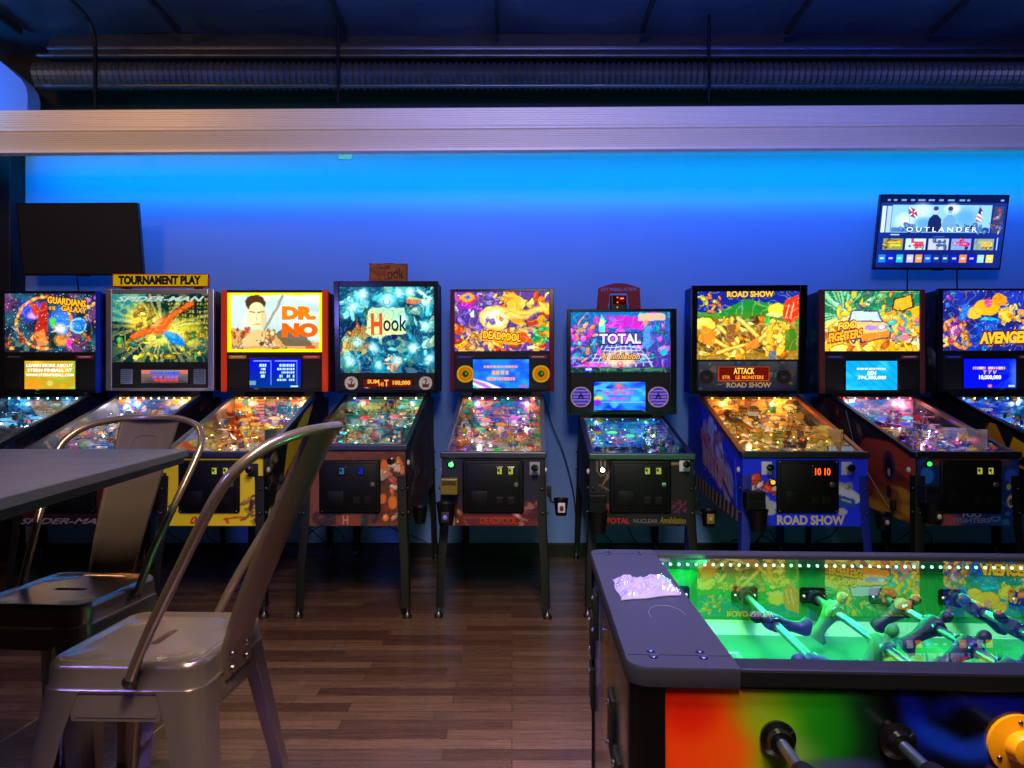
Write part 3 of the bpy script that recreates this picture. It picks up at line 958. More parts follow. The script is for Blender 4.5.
def playfield(S, root, zf, zr, w):
    """everything under the play glass"""
    rng = random.Random(S['seed'])
    nr = np.random.RandomState(S['seed'])
    pal = S['pal']
    z0 = zf - .09; z1 = zr - S.get('drop', .13)
    y0, y1 = .06, .905

    def zp(y):
        return z0 + (z1 - z0) * (y - y0) / (y1 - y0)
    hw = w / 2 - .02
    # the board with its printed art
    c = Cv(70, 110, pal[0], .55, S['seed'])
    c.cloud(pal[1], 4, .4, .7, .9).comic((0, 0, 1, 1), pal, 170, .025, .14)
    for k in range(26):
        x, y = nr.rand() * .9 + .05, nr.rand()
        c.ell(x, y, .035, .035, (.05, .05, .05), .8, .1).ell(x, y, .03, .03, (1, .95, .8) if k % 3 else pal[k % len(pal)], 1, .2)
    b = MB()
    c.warp(.03, 8).ink(14, .06, (1, .95, .85), .35).ink(12, .05, (.02, .02, .03), .6)
    b.canvas(c, (-hw, y0, z0), (2 * hw, 0, 0), (0, y1 - y0, z1 - z0), 'playfield')
    b.prism([(-hw, y0, z0 - .002), (hw, y0, z0 - .002), (hw, y1, z1 - .002), (-hw, y1, z1 - .002)], (0, 0, -.012), (.3, .2, .12))
    b.build('playfield', root)
    # inner side boards
    for s_ in (-1, 1):
        q = MB()
        x = s_ * (hw + .0005)
        q.prism([(x, y0 - .01, z0 - .005), (x, y1, z1 - .005), (x, y1, zr - .012), (x, y0 - .01, zf - .012)], (s_ * .001, 0, 0), S.get('inner', (.07, .07, .09)), 'playfield')
        q.build('inner_side', root)
    # apron
    a = MB()
    a.prism([(-hw, y0, zp(y0) + .004), (hw, y0, zp(y0) + .004), (hw, y0 + .1, zp(y0 + .1) + .03), (.1, y0 + .14, zp(y0 + .14) + .03), (-.1, y0 + .14, zp(y0 + .14) + .03), (-hw, y0 + .1, zp(y0 + .1) + .03)], (0, 0, .002), S.get('apron', DK), 'gloss')
    for s_ in (-1, 1):
        a.box(s_ * .16 - .05, y0 + .02, zp(y0) + .028, s_ * .16 + .05, y0 + .08, zp(y0) + .03, (.9, .88, .8))
    a.build('apron', root)
    # back panel with its picture
    zb = z1 - .02; zt = zr - .012
    cb = Cv(90, 28, pal[1], 3.2, S['seed'] + 5)
    cb.cloud(pal[2], 4).comic((0, 0, 1, 1), S.get('backpal', pal), 70, .06, .25)
    p = MB()
    cb.warp(.05, 8).ink(9, .07, (.05, .04, .05), .5)
    p.canvas(cb, (-hw, y1 - .004, zb), (2 * hw, 0, 0), (0, 0, zt - zb), 'playfield')
    p.box(-hw, y1 - .002, zb, hw, y1 + .006, zt, DK)
    p.build('back_panel', root)
    # light strip under the backbox edge
    st = MB()
    st.box(-hw, y1 - .03, zt - .012, hw, y1 - .018, zt - .004, (.05, .05, .05))
    cols = S['lamps']
    n = S.get('nlamp', 8)
    for k in range(n):
        x = -hw + (k + .5) * 2 * hw / n
        st.ball((x, y1 - .032, zt - .01), .0055, cols[k % len(cols)], 'glow_lamp', 5)
    st.build('lamp_strip', root)
    # posts with rubbers (too many to count)
    ps = MB()
    for k in range(46):
        x = rng.uniform(-hw + .02, hw - .02); y = rng.uniform(y0 + .2, y1 - .03)
        ps.cyl((x, y, zp(y)), (x, y, zp(y) + .03), .004, rng.choice([(.9, .9, .9), (.85, .3, .2), (.9, .85, .5), (.5, .5, .55)]), 'gloss', 7)
        if k % 2:
            ps.lathe([(.004, .012), (.009, .014), (.009, .02), (.004, .022)], (x, y, zp(y)), (0, 0, 1), (.93, .93, .9), 'matte', 8)
    ps.build('posts', root, kind='stuff')
    # printed plastics over the posts
    pl = MB()
    for k in range(58):
        x = rng.uniform(-hw + .03, hw - .03); y = rng.uniform(y0 + .22, y1 - .02)
        z = zp(y) + rng.uniform(.028, .075)
        m = rng.randint(3, 6); ph = rng.random() * 6
        s_ = rng.uniform(.015, .045)
        pts = [(max(-hw, min(hw, x + math.cos(ph + j * 2 * PI / m) * s_ * rng.uniform(.6, 1.2))), min(y1 - .01, y + math.sin(ph + j * 2 * PI / m) * s_ * rng.uniform(.6, 1.2)), z + rng.uniform(-.004, .004)) for j in range(m)]
        pl.prism(pts, (0, 0, .0025), rng.choice(pal), 'gloss')
        if k % 2 == 0:     # small upright sign or figure
            hh = rng.uniform(.02, .05)
            q = Matrix.Translation((x, y, zp(y))) @ Matrix.Rotation(rng.uniform(-.6, .6), 4, 'Z')
            pl.xf = q
            pl.prism([(-s_ * .5, 0, .02), (s_ * .5, 0, .02), (s_ * .6, 0, .02 + hh * .6), (s_ * .1, 0, .02 + hh), (-s_ * .45, 0, .02 + hh * .75)], (0, .004, 0), rng.choice(pal), 'gloss')
            pl.xf = None
    pl.build('plastics', root, kind='stuff')
    # lit inserts and flashers
    ins = MB()
    for k in range(34):
        x = rng.uniform(-hw + .03, hw - .03); y = rng.uniform(y0 + .2, y1 - .06)
        col = rng.choice(S['inserts'])
        ins.lathe([(.001, 0), (.011, 0), (.010, .002), (.001, .003)], (x, y, zp(y) + .001), (0, 0, 1), col, 'glow_bright', 8)
    for k in range(S.get('nflash', 26)):
        x = rng.uniform(-hw + .02, hw - .02); y = rng.uniform(y0 + .24, y1 - .02)
        col = rng.choice(S['inserts'])
        ins.ball((x, y, zp(y) + rng.uniform(.02, .06)), rng.uniform(.003, .007), col, 'glow_lamp' if k % 3 == 0 else 'glow_bright', 5)
    ins.build('insert_lamps', root, kind='stuff')
    # pop bumpers
    for k in range(3):
        bx = (-.09, .09, .01)[k] + S.get('bumpx', 0); by = (.66, .69, .58)[k]
        q = MB()
        q.lathe([(.001, 0), (.03, 0), (.034, .008), (.022, .014), (.02, .04), (.03, .045)], (bx, by, zp(by)), (0, 0, 1), (.9, .9, .88), 'gloss', 18)
        q.lathe([(.001, .044), (.031, .044), (.033, .052), (.02, .06), (.001, .062)], (bx, by, zp(by)), (0, 0, 1), S['cap'][k % len(S['cap'])], 'glow', 18)
        q.build('bumper', root)
    # flippers
    for s_ in (-1, 1):
        q = MB()
        yy = y0 + .2
        q.loft([[(s_ * .085 - s_ * .075 * t + math.cos(a) * (.012 - .006 * t) - s_ * 0, yy - .03 * t + math.sin(a) * (.012 - .006 * t), zp(yy) + zz) for a in [2 * PI * j / 10 for j in range(10)]] for t, zz in ((0, .01), (1, .01), (1, .03), (0, .03))], S.get('flip', (.95, .9, .8)), 'gloss')
        q.build('flipper', root)
    # ramps: one plastic, one of wire
    for s_ in (-1, 1):
        q = MB()
        path = []
        for j in range(15):
            t = j / 14
            x = s_ * (.06 + .15 * math.sin(t * PI * .55) ** 1.0)
            y = .44 + .4 * (t if t < .7 else .7 - (t - .7) * .2)
            path.append(Vector((x, y, zp(y) + .006 + .075 * t)))
        if s_ == S.get('wire', 1):
            for dx in (-.012, .012):
                q.tube([p + Vector((dx, 0, 0)) for p in path], .0018, (.8, .8, .8), 'chrome', 6)
                q.tube([p + Vector((dx * 1.3, 0, .016)) for p in path], .0018, (.8, .8, .8), 'chrome', 6)
            for p in path[::2]:
                q.tube([p + Vector((-.015, 0, .016)), p + Vector((-.012, 0, 0)), p + Vector((.012, 0, 0)), p + Vector((.015, 0, .016))], .0016, (.8, .8, .8), 'chrome', 5)
            q.build('wire_ramp', root)
        else:
            rings = [[tuple(p + Vector(d)) for d in ((-.022, 0, .022), (-.022, 0, 0), (.022, 0, 0), (.022, 0, .022), (.019, 0, .022), (.019, 0, .003), (-.019, 0, .003), (-.019, 0, .022))] for p in path]
            q.loft(rings, pal[3], 'gloss', smooth=False)
            q.build('ramp', root)
    # a row of standing targets
    q = MB()
    for k in range(4):
        x = -.07 + k * .045 + S.get('bumpx', 0)
        q.box(x - .013, .5, zp(.5), x + .013, .505, zp(.5) + .035, rng.choice(pal), 'gloss', .002, 1)
    q.build('target_bank', root)
    # steel rails of the shooter lane
    q = MB()
    q.box(hw - .035, y0 + .1, zp(y0 + .1), hw - .031, .75, zp(.75) - .02, (.7, .7, .7), 'metal')
    q.prism([(hw - .034, y0 + .12, zp(y0 + .12)), (hw - .034, .78, zp(.78)), (hw - .034, .78, zp(.78) + .02), (hw - .034, y0 + .12, zp(y0 + .12) + .02)], (.003, 0, 0), (.5, .33, .2), 'gloss')
    q.build('lane_guide', root)
    # toy of this machine
    for t in S.get('toys', ()):
        t(root, zp)
    # the lamps under the glass
    for lx, ly, e in ((-.17, .84, 1.), (.17, .84, 1.), (-.12, .5, .6), (.14, .55, .6)):
        ld = bpy.data.lights.new('playfield_lamp', 'POINT')
        ld.shadow_soft_size = .012
        ld.energy = S.get('power', 2.2) * e * .22
        ld.color = S['lightcol']
        lo = bpy.data.objects.new('playfield_lamp', ld)
        COL.objects.link(lo)
        lo.parent = root
        lo.location = (lx, ly, zf + (zr - zf) * ly / BD - .03)


def machine(S):
    cx = S['cx']
    X = (cx - 512) / PM + S.get('dx', 0)
    a = S.get('yaw', 0)
    loc = (X + BD * math.sin(a), YB - BD * math.cos(a), 0)
    root = empty('pinball_machine', loc, a, label=S['label'], category='pinball machine', group='pinball machines along the back wall')
    zf = S.get('zf', .885); zr = S.get('zr', 1.203)
    hw = S.get('hw', .28)
    body = S['body']

    def L(px):
        return (px - cx) / PM

    def Z(py):
        return CZ + (HY - py) / PM
    # --- cabinet
    m = MB()
    prof = [(0, .487), (0, zf - .012), (BD, zr - .012), (1.25, zr - .012), (1.25, .557)]
    for s_ in (-1, 1):
        x = s_ * hw if s_ < 0 else hw - .018
        m.prism([(x, y, z) for y, z in prof], (.018, 0, 0), body, 'matte')
    m.box(-hw + .018, 0, .487, hw - .018, .018, zf - .012, body, 'matte')
    m.prism([(-hw + .018, .018, .49), (-hw + .018, 1.25, .56), (-hw + .018, 1.25, .575), (-hw + .018, .018, .505)], (2 * hw - .036, 0, 0), DK)
    m.box(-hw + .018, 1.232, .575, hw - .018, 1.25, zr - .03, DK)
    m.box(-hw + .018, .92, zr - .03, hw - .018, 1.25, zr - .012, DK)
    m.build('cabinet', root)
    # --- front and side artwork
    sk = S.get('side')
    if sk:
        vis = -1 if cx > 512 else 1
        c = side_art(sk)
        q = MB()
        x = vis * (hw + .0015)

        def fn(u, v):
            y = .002 + u * 1.24
            lo = .487 + .07 * y / 1.25 + .002
            hi = (zf - .014 + (zr - zf) * min(y, BD) / BD)
            return (x, y, lo + (hi - lo) * v)
        q.canvas(c, (0, 0, 0), (1, 0, 0), (0, 0, 1), 'matte', fn)
        if sk == 'road':
            q.text('ROADSHOW', (x - .001, .60, .76), .46, .15, (.62, .42, .58), 'matte', (0, -1, -.28), (0, 0, 1), .01, -.1)
            q.text('SUPER', (x - .001, .78, .92), .2, .08, (.6, .3, .4), 'matte', (0, -1, -.28), (0, 0, 1), .01)
        q.build('side_art', root)
    fa = MB()
    c = front_art(S['front'])
    fa.canvas(c, (-hw + .004, -.0018, .49), (2 * hw - .008, 0, 0), (0, 0, zf - .02 - .49), 'matte')
    for T in S.get('ftext', ()):
        fa.text(T[0], (T[1], -.003, T[2]), T[3], T[4], T[5], 'matte', bold=T[6], shear=T[7])
    fa.build('front_art', root)
    # --- rails, lock bar, glass
    for s_ in (-1, 1):
        q = MB()
        x = s_ * (hw - .008)
        q.prism([(x - .013, .03, zf - .028), (x - .013, .03, zf), (x - .013, BD, zr + .002), (x - .013, BD, zr - .026)], (.026, 0, 0), S.get('rail', (.5, .5, .53)), S.get('railmat', 'brushed'))
        q.build('side_rail', root)
    q = MB()
    q.box(-hw - .008, -.014, zf - .03, hw + .008, .055, zf + .006, S.get('bar', (.35, .35, .38)), 'brushed', .007, 3)
    q.build('lockbar', root)
    q = MB()
    q.add([(-hw + .018, .05, zf), (hw - .018, .05, zf), (hw - .018, BD, zr), (-hw + .018, BD, zr)], [(0, 1, 2, 3)], WH, 'glass')
    q.build('play_glass', root)
    playfield(S, root, zf, zr, 2 * hw)
    # --- coin door
    dx = S.get('doorx', 0)
    q = MB()
    q.box(dx - .165, -.016, .56, dx + .165, 0, .845, (.028, .028, .03), 'black_vinyl', .012, 3)
    q.box(dx - .145, -.021, .578, dx + .145, -.012, .827, (.02, .02, .022), 'black_vinyl', .006)
    q.box(dx - .12, -.0225, .60, dx - .03, -.02, .68, (.03, .03, .032), 'black_vinyl', .003)
    for x in (-.15, .15):
        for z in (.57, .835):
            q.ball((dx + x, -.017, z), .004, (.3, .3, .3), 'metal', 4)
    door = q.build('coin_door', root)
    sc = S.get('slotcol', (.9, .9, .35))
    if sc == 'digits':
        q = MB()
        q.box(dx + .02, -.026, .755, dx + .125, -.02, .815, (.12, .01, .01), 'gloss', .003)
        q.text('10 10', (dx + .073, -.0275, .785), .08, .038, (1, .35, .12), 'glow_bright', bold=.01)
        q.build('number_display', door)
    else:
        for k in (0, 1):
            x = dx + (.015 + .06 * k if S.get('slotcol') is None or S.get('slotcol') != 'blue' else -.06 + .1 * k)
            col = sc if sc != 'blue' else ((.25, .5, .7) if k == 0 else (.08, .2, .95))
            q = MB()
            q.box(x, -.027, .765, x + .042, -.02, .812, (.1, .1, .1), 'gloss', .003)
            q.box(x + .009, -.0285, .772, x + .033, -.0265, .805, col, 'glow_soft')
            q.box(x + .011, -.0295, .785, x + .019, -.028, .8, (.08, .08, .05), 'gloss')
            q.box(x + .02, -.03, .776, x + .023, -.028, .8, (.1, .1, .05), 'gloss')
            q.build('coin_slot', door)
    for k in (0, 1):
        x = dx + .015 + .06 * k
        q = MB()
        q.box(x, -.024, .605, x + .045, -.02, .65, (.03, .03, .035), 'black_vinyl', .004)
        q.box(x + .008, -.0255, .612, x + .037, -.023, .64, (.045, .045, .05), 'black_vinyl', .002)
        q.build('coin_return', door)
    q = MB()
    q.lathe([(.001, 0), (.014, 0), (.015, .006), (.011, .012), (.001, .013)], (dx + .125, -.02, .715), (0, -1, 0), (.8, .8, .8), 'metal', 16)
    q.box(dx + .1235, -.0345, .708, dx + .1265, -.032, .722, (.1, .1, .1))
    q.build('lock', door)
    # --- start button
    bx, bz = S.get('start', (-.225, .8))
    bc = S.get('startcol', (.2, 1, .3))
    q = MB()
    q.lathe([(.001, 0), (.02, 0), (.02, .006), (.013, .01), (.001, .01)], (bx, -.002, bz), (0, -1, 0), (.1, .1, .1), 'gloss', 18)
    q.lathe([(.001, .008), (.0125, .008), (.011, .016), (.001, .018)], (bx, -.002, bz), (0, -1, 0), bc, 'glow_lamp' if S.get('hot') else 'glow_bright', 14)
    q.build('start_button', root)
    for T in S.get('plates', ()):
        q = MB()
        q.box(T[0] - .028, -.006, T[1] - .036, T[0] + .028, 0, T[1] + .036, T[2], 'matte', .003)
        q.cyl((T[0], -.004, T[1] + .008), (T[0], -.05, T[1] + .008), .006, (.7, .7, .7), 'metal', 10)
        q.lathe([(.001, 0), (.016, .002), (.02, .012), (.018, .022), (.001, .026)], (T[0], -.045, T[1] + .008), (0, -1, 0), (.04, .04, .045), 'gloss', 16)
        q.build('plunger', root)
    # action button on the lock bar
    if S.get('action'):
        q = MB()
        q.lathe([(.001, 0), (.018, 0), (.018, .008), (.012, .014), (.001, .015)], (S['action'], .012, zf + .005), (0, 0, 1), (.05, .6, .15), 'glow', 16)
        q.build('action_button', root)
    for s_ in (-1, 1):
        q = MB()
        q.lathe([(.001, 0), (.016, 0), (.016, .006), (.01, .012), (.001, .013)], (s_ * (hw + .001), .06, zf - .1), (s_, 0, 0), S.get('flipcol', (.75, .72, .7)), 'gloss', 14)
        q.build('flipper_button', root)
    # --- legs
    for s_ in (-1, 1):
        for fr in (True, False):
            lm, lv = leg_mesh(s_, fr, S.get('leg', (.02, .02, .024)), .76 if fr else .86, hw=hw)
            lo = lm.build('leg', root)
            lv.build('leveler', lo)
    # --- backbox
    x0, x1 = L(S['box'][0]), L(S['box'][1])
    zt, zb = Z(S['box'][2]), Z(S['box'][3])
    lean = S.get('lean', 0)
    bb = MB()
    xf = None
    if lean:
        xf = Matrix.Translation((0, BD, zb)) @ Matrix.Rotation(lean, 4, 'X') @ Matrix.Translation((0, -BD, -zb))
    bb.xf = xf
    ins = .006
    bb.box(x0 + ins, BD + .018, zb + ins, x1 - ins, BD + .235, zt - ins, S.get('boxcol', body), 'matte', .006)
    g = S['glass']
    gx0, gx1, gz1, gz0 = L(g[0]), L(g[1]), Z(g[2]), Z(g[3])
    fc = S.get('frame', DK); fm = S.get('framemat', 'gloss')
    fc2 = S.get('frame2', fc)
    bb.box(x0, BD - .004, zb, gx0, BD + .03, zt, fc, fm, .004)
    bb.box(gx1, BD - .004, zb, x1, BD + .03, zt, S.get('frame3', fc), fm, .004)
    bb.box(gx0, BD - .003, gz1, gx1, BD + .03, zt, fc2, fm, .003)
    bb.box(gx0, BD - .003, zb, gx1, BD + .03, zb + .02, fc2, fm, .003)
    back = bb.build('backbox', root)
    # neck between cabinet and box
    q = MB()
    q.box(-.2, BD + .05, zr - .02, .2, BD + .22, max(zb + .02, zr), DK)
    for s_ in (-1, 1):
        q.box(s_ * .24 - .035, BD + .0, zr - .012, s_ * .24 + .035, BD + .2, max(zb + .01, zr + .004), (.05, .05, .06))
    q.build('neck', root)
    # lit back glass
    q = MB(); q.xf = xf
    cv = S['art']()
    q.canvas(cv, (gx0, BD + .008, gz0), (gx1 - gx0, 0, 0), (0, 0, gz1 - gz0), 'glow')
    for T in S.get('gtext', ()):
        if S.get('shade'):
            q.text(T[0], (gx0 + (gx1 - gx0) * T[1], BD + .0075, gz0 + (gz1 - gz0) * T[2]), (gx1 - gx0) * T[3] * 1.05, (gz1 - gz0) * T[4] * 1.3, S['shade'], 'glow', U=(1, 0, T[8] if len(T) > 8 else 0), bold=T[6] + .07, shear=T[7], depth=.0004)
        q.text(T[0], (gx0 + (gx1 - gx0) * T[1], BD + .006, gz0 + (gz1 - gz0) * T[2]), (gx1 - gx0) * T[3], (gz1 - gz0) * T[4], T[5], 'glow', U=(1, 0, T[8] if len(T) > 8 else 0), bold=T[6], shear=T[7])
    q.build('backglass', root)
    # lower panel
    q = MB(); q.xf = xf
    pz1 = gz0 - .004
    q.box(gx0, BD - .001, zb + .018, gx1, BD + .03, pz1, S.get('panel', (.03, .03, .035)), 'matte', .003)
    if S.get('panelart'):
        pc = Cv(110, 30, (.2, .35, .4), 3.6, 77)
        pc.grad((.05, .1, .3), (.35, .4, .45)).comic((0, 0, 1, 1), [(.15, .4, .35), (.45, .4, .2), (.2, .35, .5), (.5, .45, .4)], 50, .05, .2).poly([(.2, 0), (.4, .3), (.6, .3), (.8, 0)], (.05, .1, .45))
        q.canvas(pc, (gx0 + .01, BD - .003, zb + .025), (gx1 - gx0 - .02, 0, 0), (0, 0, pz1 - zb - .035), 'matte')
        q.text('ROAD SHOW', ((gx0 + gx1) / 2 + .01, BD - .004, Z(385)), .3, .035, (.75, .7, .5), 'matte', bold=.03)
    else:
        # little badges either side above the screen
        bz = Z(S.get('badge', 357))
        if S.get('badges'):
            for k, s_ in enumerate((-1, 1)):
                xx = gx0 + .012 if s_ < 0 else gx1 - .132
                q.box(xx, BD - .003, bz - .012, xx + .12, BD - .0005, bz + .012, S['badges'][k], 'matte', .001, 1)
                q.box(xx + .015, BD - .004, bz - .002, xx + .1, BD - .0025, bz + .004, (.85, .75, .8) if s_ > 0 else tuple(min(1, v + .3) for v in S['badges'][k]), 'matte')
    q.build('speaker_panel', root)
    for (kd, px, py, pr) in S.get('speakers', ()):
        sp = speaker_part(kd, L(px), Z(py), pr / PM, root)
        if xf is not None:
            sp.matrix_local = xf
    if S.get('grilles'):
        for x_a, x_b in S['grilles']:
            q = MB()
            za, zc = Z(389), Z(362)
            q.box(L(x_a), BD - .006, za, L(x_b), BD, zc, (.04, .035, .045), 'matte', .004)
            n = 9
            for k in range(n):
                zz = za + (k + .5) * (zc - za) / n
                q.box(L(x_a) + .008, BD - .008, zz - .002, L(x_b) - .008, BD - .005, zz + .002, (.08, .07, .09))
            q.build('speaker', root)
    d = S['disp']
    q = MB(); q.xf = xf
    q.box(L(d[0]) - .008, BD - .007, Z(d[3]) - .008, L(d[1]) + .008, BD + .002, Z(d[2]) + .008, S.get('bezel', (.02, .02, .025)), 'gloss', .003)
    q.canvas(S['dispart'](), (L(d[0]), BD - .0085, Z(d[3])), (L(d[1]) - L(d[0]), 0, 0), (0, 0, (d[3] - d[2]) / PM), 'glow')
    for T in S.get('dtext', ()):
        q.text(T[0], (L(d[0]) + (L(d[1]) - L(d[0])) * T[1], BD - .0095, Z(d[3]) + (d[3] - d[2]) / PM * T[2]), (L(d[1]) - L(d[0])) * T[3], (d[3] - d[2]) / PM * T[4], T[5], 'glow', bold=.02, shear=T[6])
    q.build('display_screen', root)
    # visible side of the backbox
    if S.get('boxside'):
        q = MB(); q.xf = xf
        vis = -1 if cx > 512 else 1
        xs = (x0 + ins - .002) if vis < 0 else (x1 - ins + .002)
        c = Cv(40, 90, S['boxside'][0], .35, S['seed'] + 9)
        c.cloud(S['boxside'][1], 3).comic((0, 0, 1, 1), S['boxside'], 40, .03, .12)
        q.canvas(c, (xs, BD + .03, zb + .012), (0, .19, 0), (0, 0, zt - zb - .024), 'matte')
        q.build('box_side_art', root)
    return root, L, Z


def topper_sign(root, L, Z):
    m = MB()
    x0, x1, z0, z1 = L(112), L(208), Z(287), Z(273.5)
    y = BD + .0
    m.box(x0, y, z0, x1, y + .03, z1, (.8, .1, .05), 'gloss', .005)
    m.box(x0 + .008, y - .002, z0 + .008, x1 - .006, y + .01, z1 - .008, (.93, .75, .05), 'glow_soft', .002)
    m.text('TOURNAMENT PLAY', ((x0 + x1) / 2, y - .003, (z0 + z1) / 2), (x1 - x0) * .86, .062, (.02, .02, .02), 'matte', bold=.06)
    for x in (x0 + .08, x1 - .08):
        m.box(x - .02, y + .005, z0 - .02, x + .02, y + .06, z0 + .01, DK, 'matte', .003)
    m.build('topper_sign', root)


def topper_wood(root, L, Z):
    m = MB()
    x0, x1, z0, z1 = L(367), L(406), Z(281), Z(261)
    y = BD + .06
    rng = random.Random(4)
    pts = []
    for k in range(10):
        pts.append((x0 + (x1 - x0) * k / 10, y, z0 + rng.uniform(0, .006)))
    for k in range(5):
        pts.append((x1 - rng.uniform(0, .005), y, z0 + (z1 - z0) * k / 5))
    for k in range(10):
        pts.append((x1 - (x1 - x0) * k / 10, y, z1 - rng.uniform(0, .006)))
    for k in range(5):
        pts.append((x0 + rng.uniform(0, .005), y, z1 - (z1 - z0) * k / 5))
    m.prism(pts, (0, .02, 0), (.42, .2, .06), 'matte')
    c = Cv(60, 32, (.68, .36, .12), 1.9, 5).cloud((.4, .18, .06), 8, .4, .7, .9).cloud((.6, .35, .1), 6, .5, .7, .7)
    m.canvas(c, (x0 + .008, y - .001, z0 + .008), (x1 - x0 - .016, 0, 0), (0, 0, z1 - z0 - .016), 'matte')
    m.text('H', (x0 + .09, y - .002, (z0 + z1) / 2), .055, .1, (.6, .22, .14), 'matte', bold=.03)
    m.text('ook', (x0 + .185, y - .002, (z0 + z1) / 2 - .004), .11, .075, (.12, .07, .04), 'matte', bold=.0)
    m.box((x0 + x1) / 2 - .09, y - .02, z0 - .02, (x0 + x1) / 2 + .09, y + .05, z0 + .004, (.25, .16, .1), 'matte', .003)
    m.build('topper_board', root)


def topper_arch(root, L, Z):
    m = MB()
    y = BD + .06
    x0, x1 = L(598), L(641.5)
    zb = Z(309)

    def P(px, py):
        return (L(px), y, Z(py))
    outer = [P(597.5, 309), P(598, 300), P(599, 287)]
    for k in range(9):
        t = k / 8
        outer.append(P(599.5 + 41 * t, 286.5 - 5 * math.sin(t * PI)))
    outer += [P(641, 287), P(641.5, 300), P(642, 309)]
    inner = [P(630.5, 309), P(630, 303), P(629, 301), P(628.5, 293), P(627, 291.8), P(612, 291.8), P(610.5, 293), P(610, 301), P(609, 303), P(608.5, 309)]
    m.prism(outer + inner, (0, .012, 0), (.5, .02, .14), 'matte')
    m.text('HOT PINBALL ACTION', (L(619.7), y - .002, Z(288)), .245, .024, (.55, .5, .85), 'matte', bold=.01, shear=.2)
    m.box(L(611), y + .005, zb - .004, L(628), y + .05, Z(293.5), (.1, .01, .02), 'gloss', .008)
    c = Cv(24, 24, (.25, .02, .02), 1.).ell(.7, .7, .35, .35, (.6, .03, .05), 1, .8)
    m.canvas(c, (L(614), y + .003, Z(303)), (L(627) - L(614), 0, 0), (0, 0, (303 - 294.5) / PM), 'glow_soft')
    for px, py, w in ((618.5, 296, 1.2), (618.5, 301, 1.2), (618.5, 306, 1.), (623, 297, 3.5)):
        m.box(L(px) - w / PM / 2, y + .001, Z(py) - .004, L(px) + w / PM / 2, y + .004, Z(py) + .004, (1, .45, .25), 'glow_bright')
    m.build('topper_arch', root)


def toy_cap(root, zp):
    q = MB()
    x, y = -.015, .79
    z = zp(y) + .02
    q.ball((x, y, z + .03), .036, (.95, .85, .65), 'glow_soft', 8)
    q.lathe([(.04, 0), (.042, .008), (.034, .024), (.015, .034), (.001, .036)], (x, y, z + .04), (0, 0, 1), (.35, .35, .06), 'gloss', 18)
    q.box(x - .034, y - .05, z + .038, x + .034, y - .02, z + .044, (.3, .3, .06), 'gloss', .003)
    q.cyl((x, y, zp(y)), (x, y, z + .01), .03, (.4, .3, .1), 'gloss', 14)
    q.build('round_toy', root)


def toy_column(root, zp):
    q = MB()
    x, y = -.06, .84
    q.cyl((x, y, zp(y)), (x, y, zp(y) + .12), .022, (.95, .55, .2), 'glow', 16)
    for k in range(5):
        q.cyl((x, y, zp(y) + .02 + k * .022), (x, y, zp(y) + .026 + k * .022), .026, (.6, .3, .1), 'gloss', 16)
    q.build('launch_column', root)
    q = MB()
    for k in range(5):
        xx = .04 + k * .035
        q.prism([(xx, .86, zp(.86)), (xx + .03, .86, zp(.86)), (xx + .028, .86, zp(.86) + .06 + .02 * (k % 2)), (xx + .006, .86, zp(.86) + .07)], (0, .01, 0), (.2, .6, .65), 'glow_soft')
    q.build('skyline_toy', root)

# ---------------------------------------------------------------- the nine machines
warm = (1., .72, .4); cool = (.55, .8, 1.); white = (1., .9, .8)
M = []
G = 'pinball machine '
SCREEN_TXT = (1, .95, .8)
M.append(dict(seed=1, shade=(.25, .05, .05), cx=49, label=G + 'at the left end of the row, blue-edged cabinet, under the dark television',
              body=(.04, .04, .07), box=(0, 100, 291, 393), glass=(4, 95.5, 293.5, 352), art=art_cosmic, frame=(.03, .04, .08), frame3=(.05, .18, .8),
              gtext=[('GUARDIANS', .68, .86, .42, .12, (1, .72, .12), .03, .1, -.12), ('GALAXY', .76, .73, .28, .1, (1, .68, .1), .03, .1, -.12), ('OF THE', .52, .75, .07, .06, (1, .75, .2), .01, 0)],
              disp=(25.5, 76, 361, 389), dispart=disp_amber, grilles=[(5, 22), (79, 95)], badges=((.1, .08, .1), (.5, .08, .2)),
              dtext=[('LEARN MORE ABOUT', .5, .84, .92, .11, WH, 0), ('STERN PINBALL AT', .5, .67, .88, .11, WH, 0), ('WWW.STERNPINBALL.COM', .5, .5, .94, .1, WH, 0)],
              boxside=[(.05, .05, .1), (.12, .1, .3), (.35, .15, .08), (.05, .15, .5)], side='cosmic', front='black',
              pal=[(.05, .2, .35), (.1, .4, .6), (.3, .7, .85), (.1, .15, .3), (.7, .85, .9), (.5, .4, .3), (.1, .5, .7)],
              lamps=[(.5, .95, 1), (.8, 1, 1)], inserts=[(.3, .8, 1), (.7, .95, 1), (.2, .4, 1), (.9, .2, .2)], cap=[(.4, .8, 1)], lightcol=(.5, .8, 1), power=2.2))
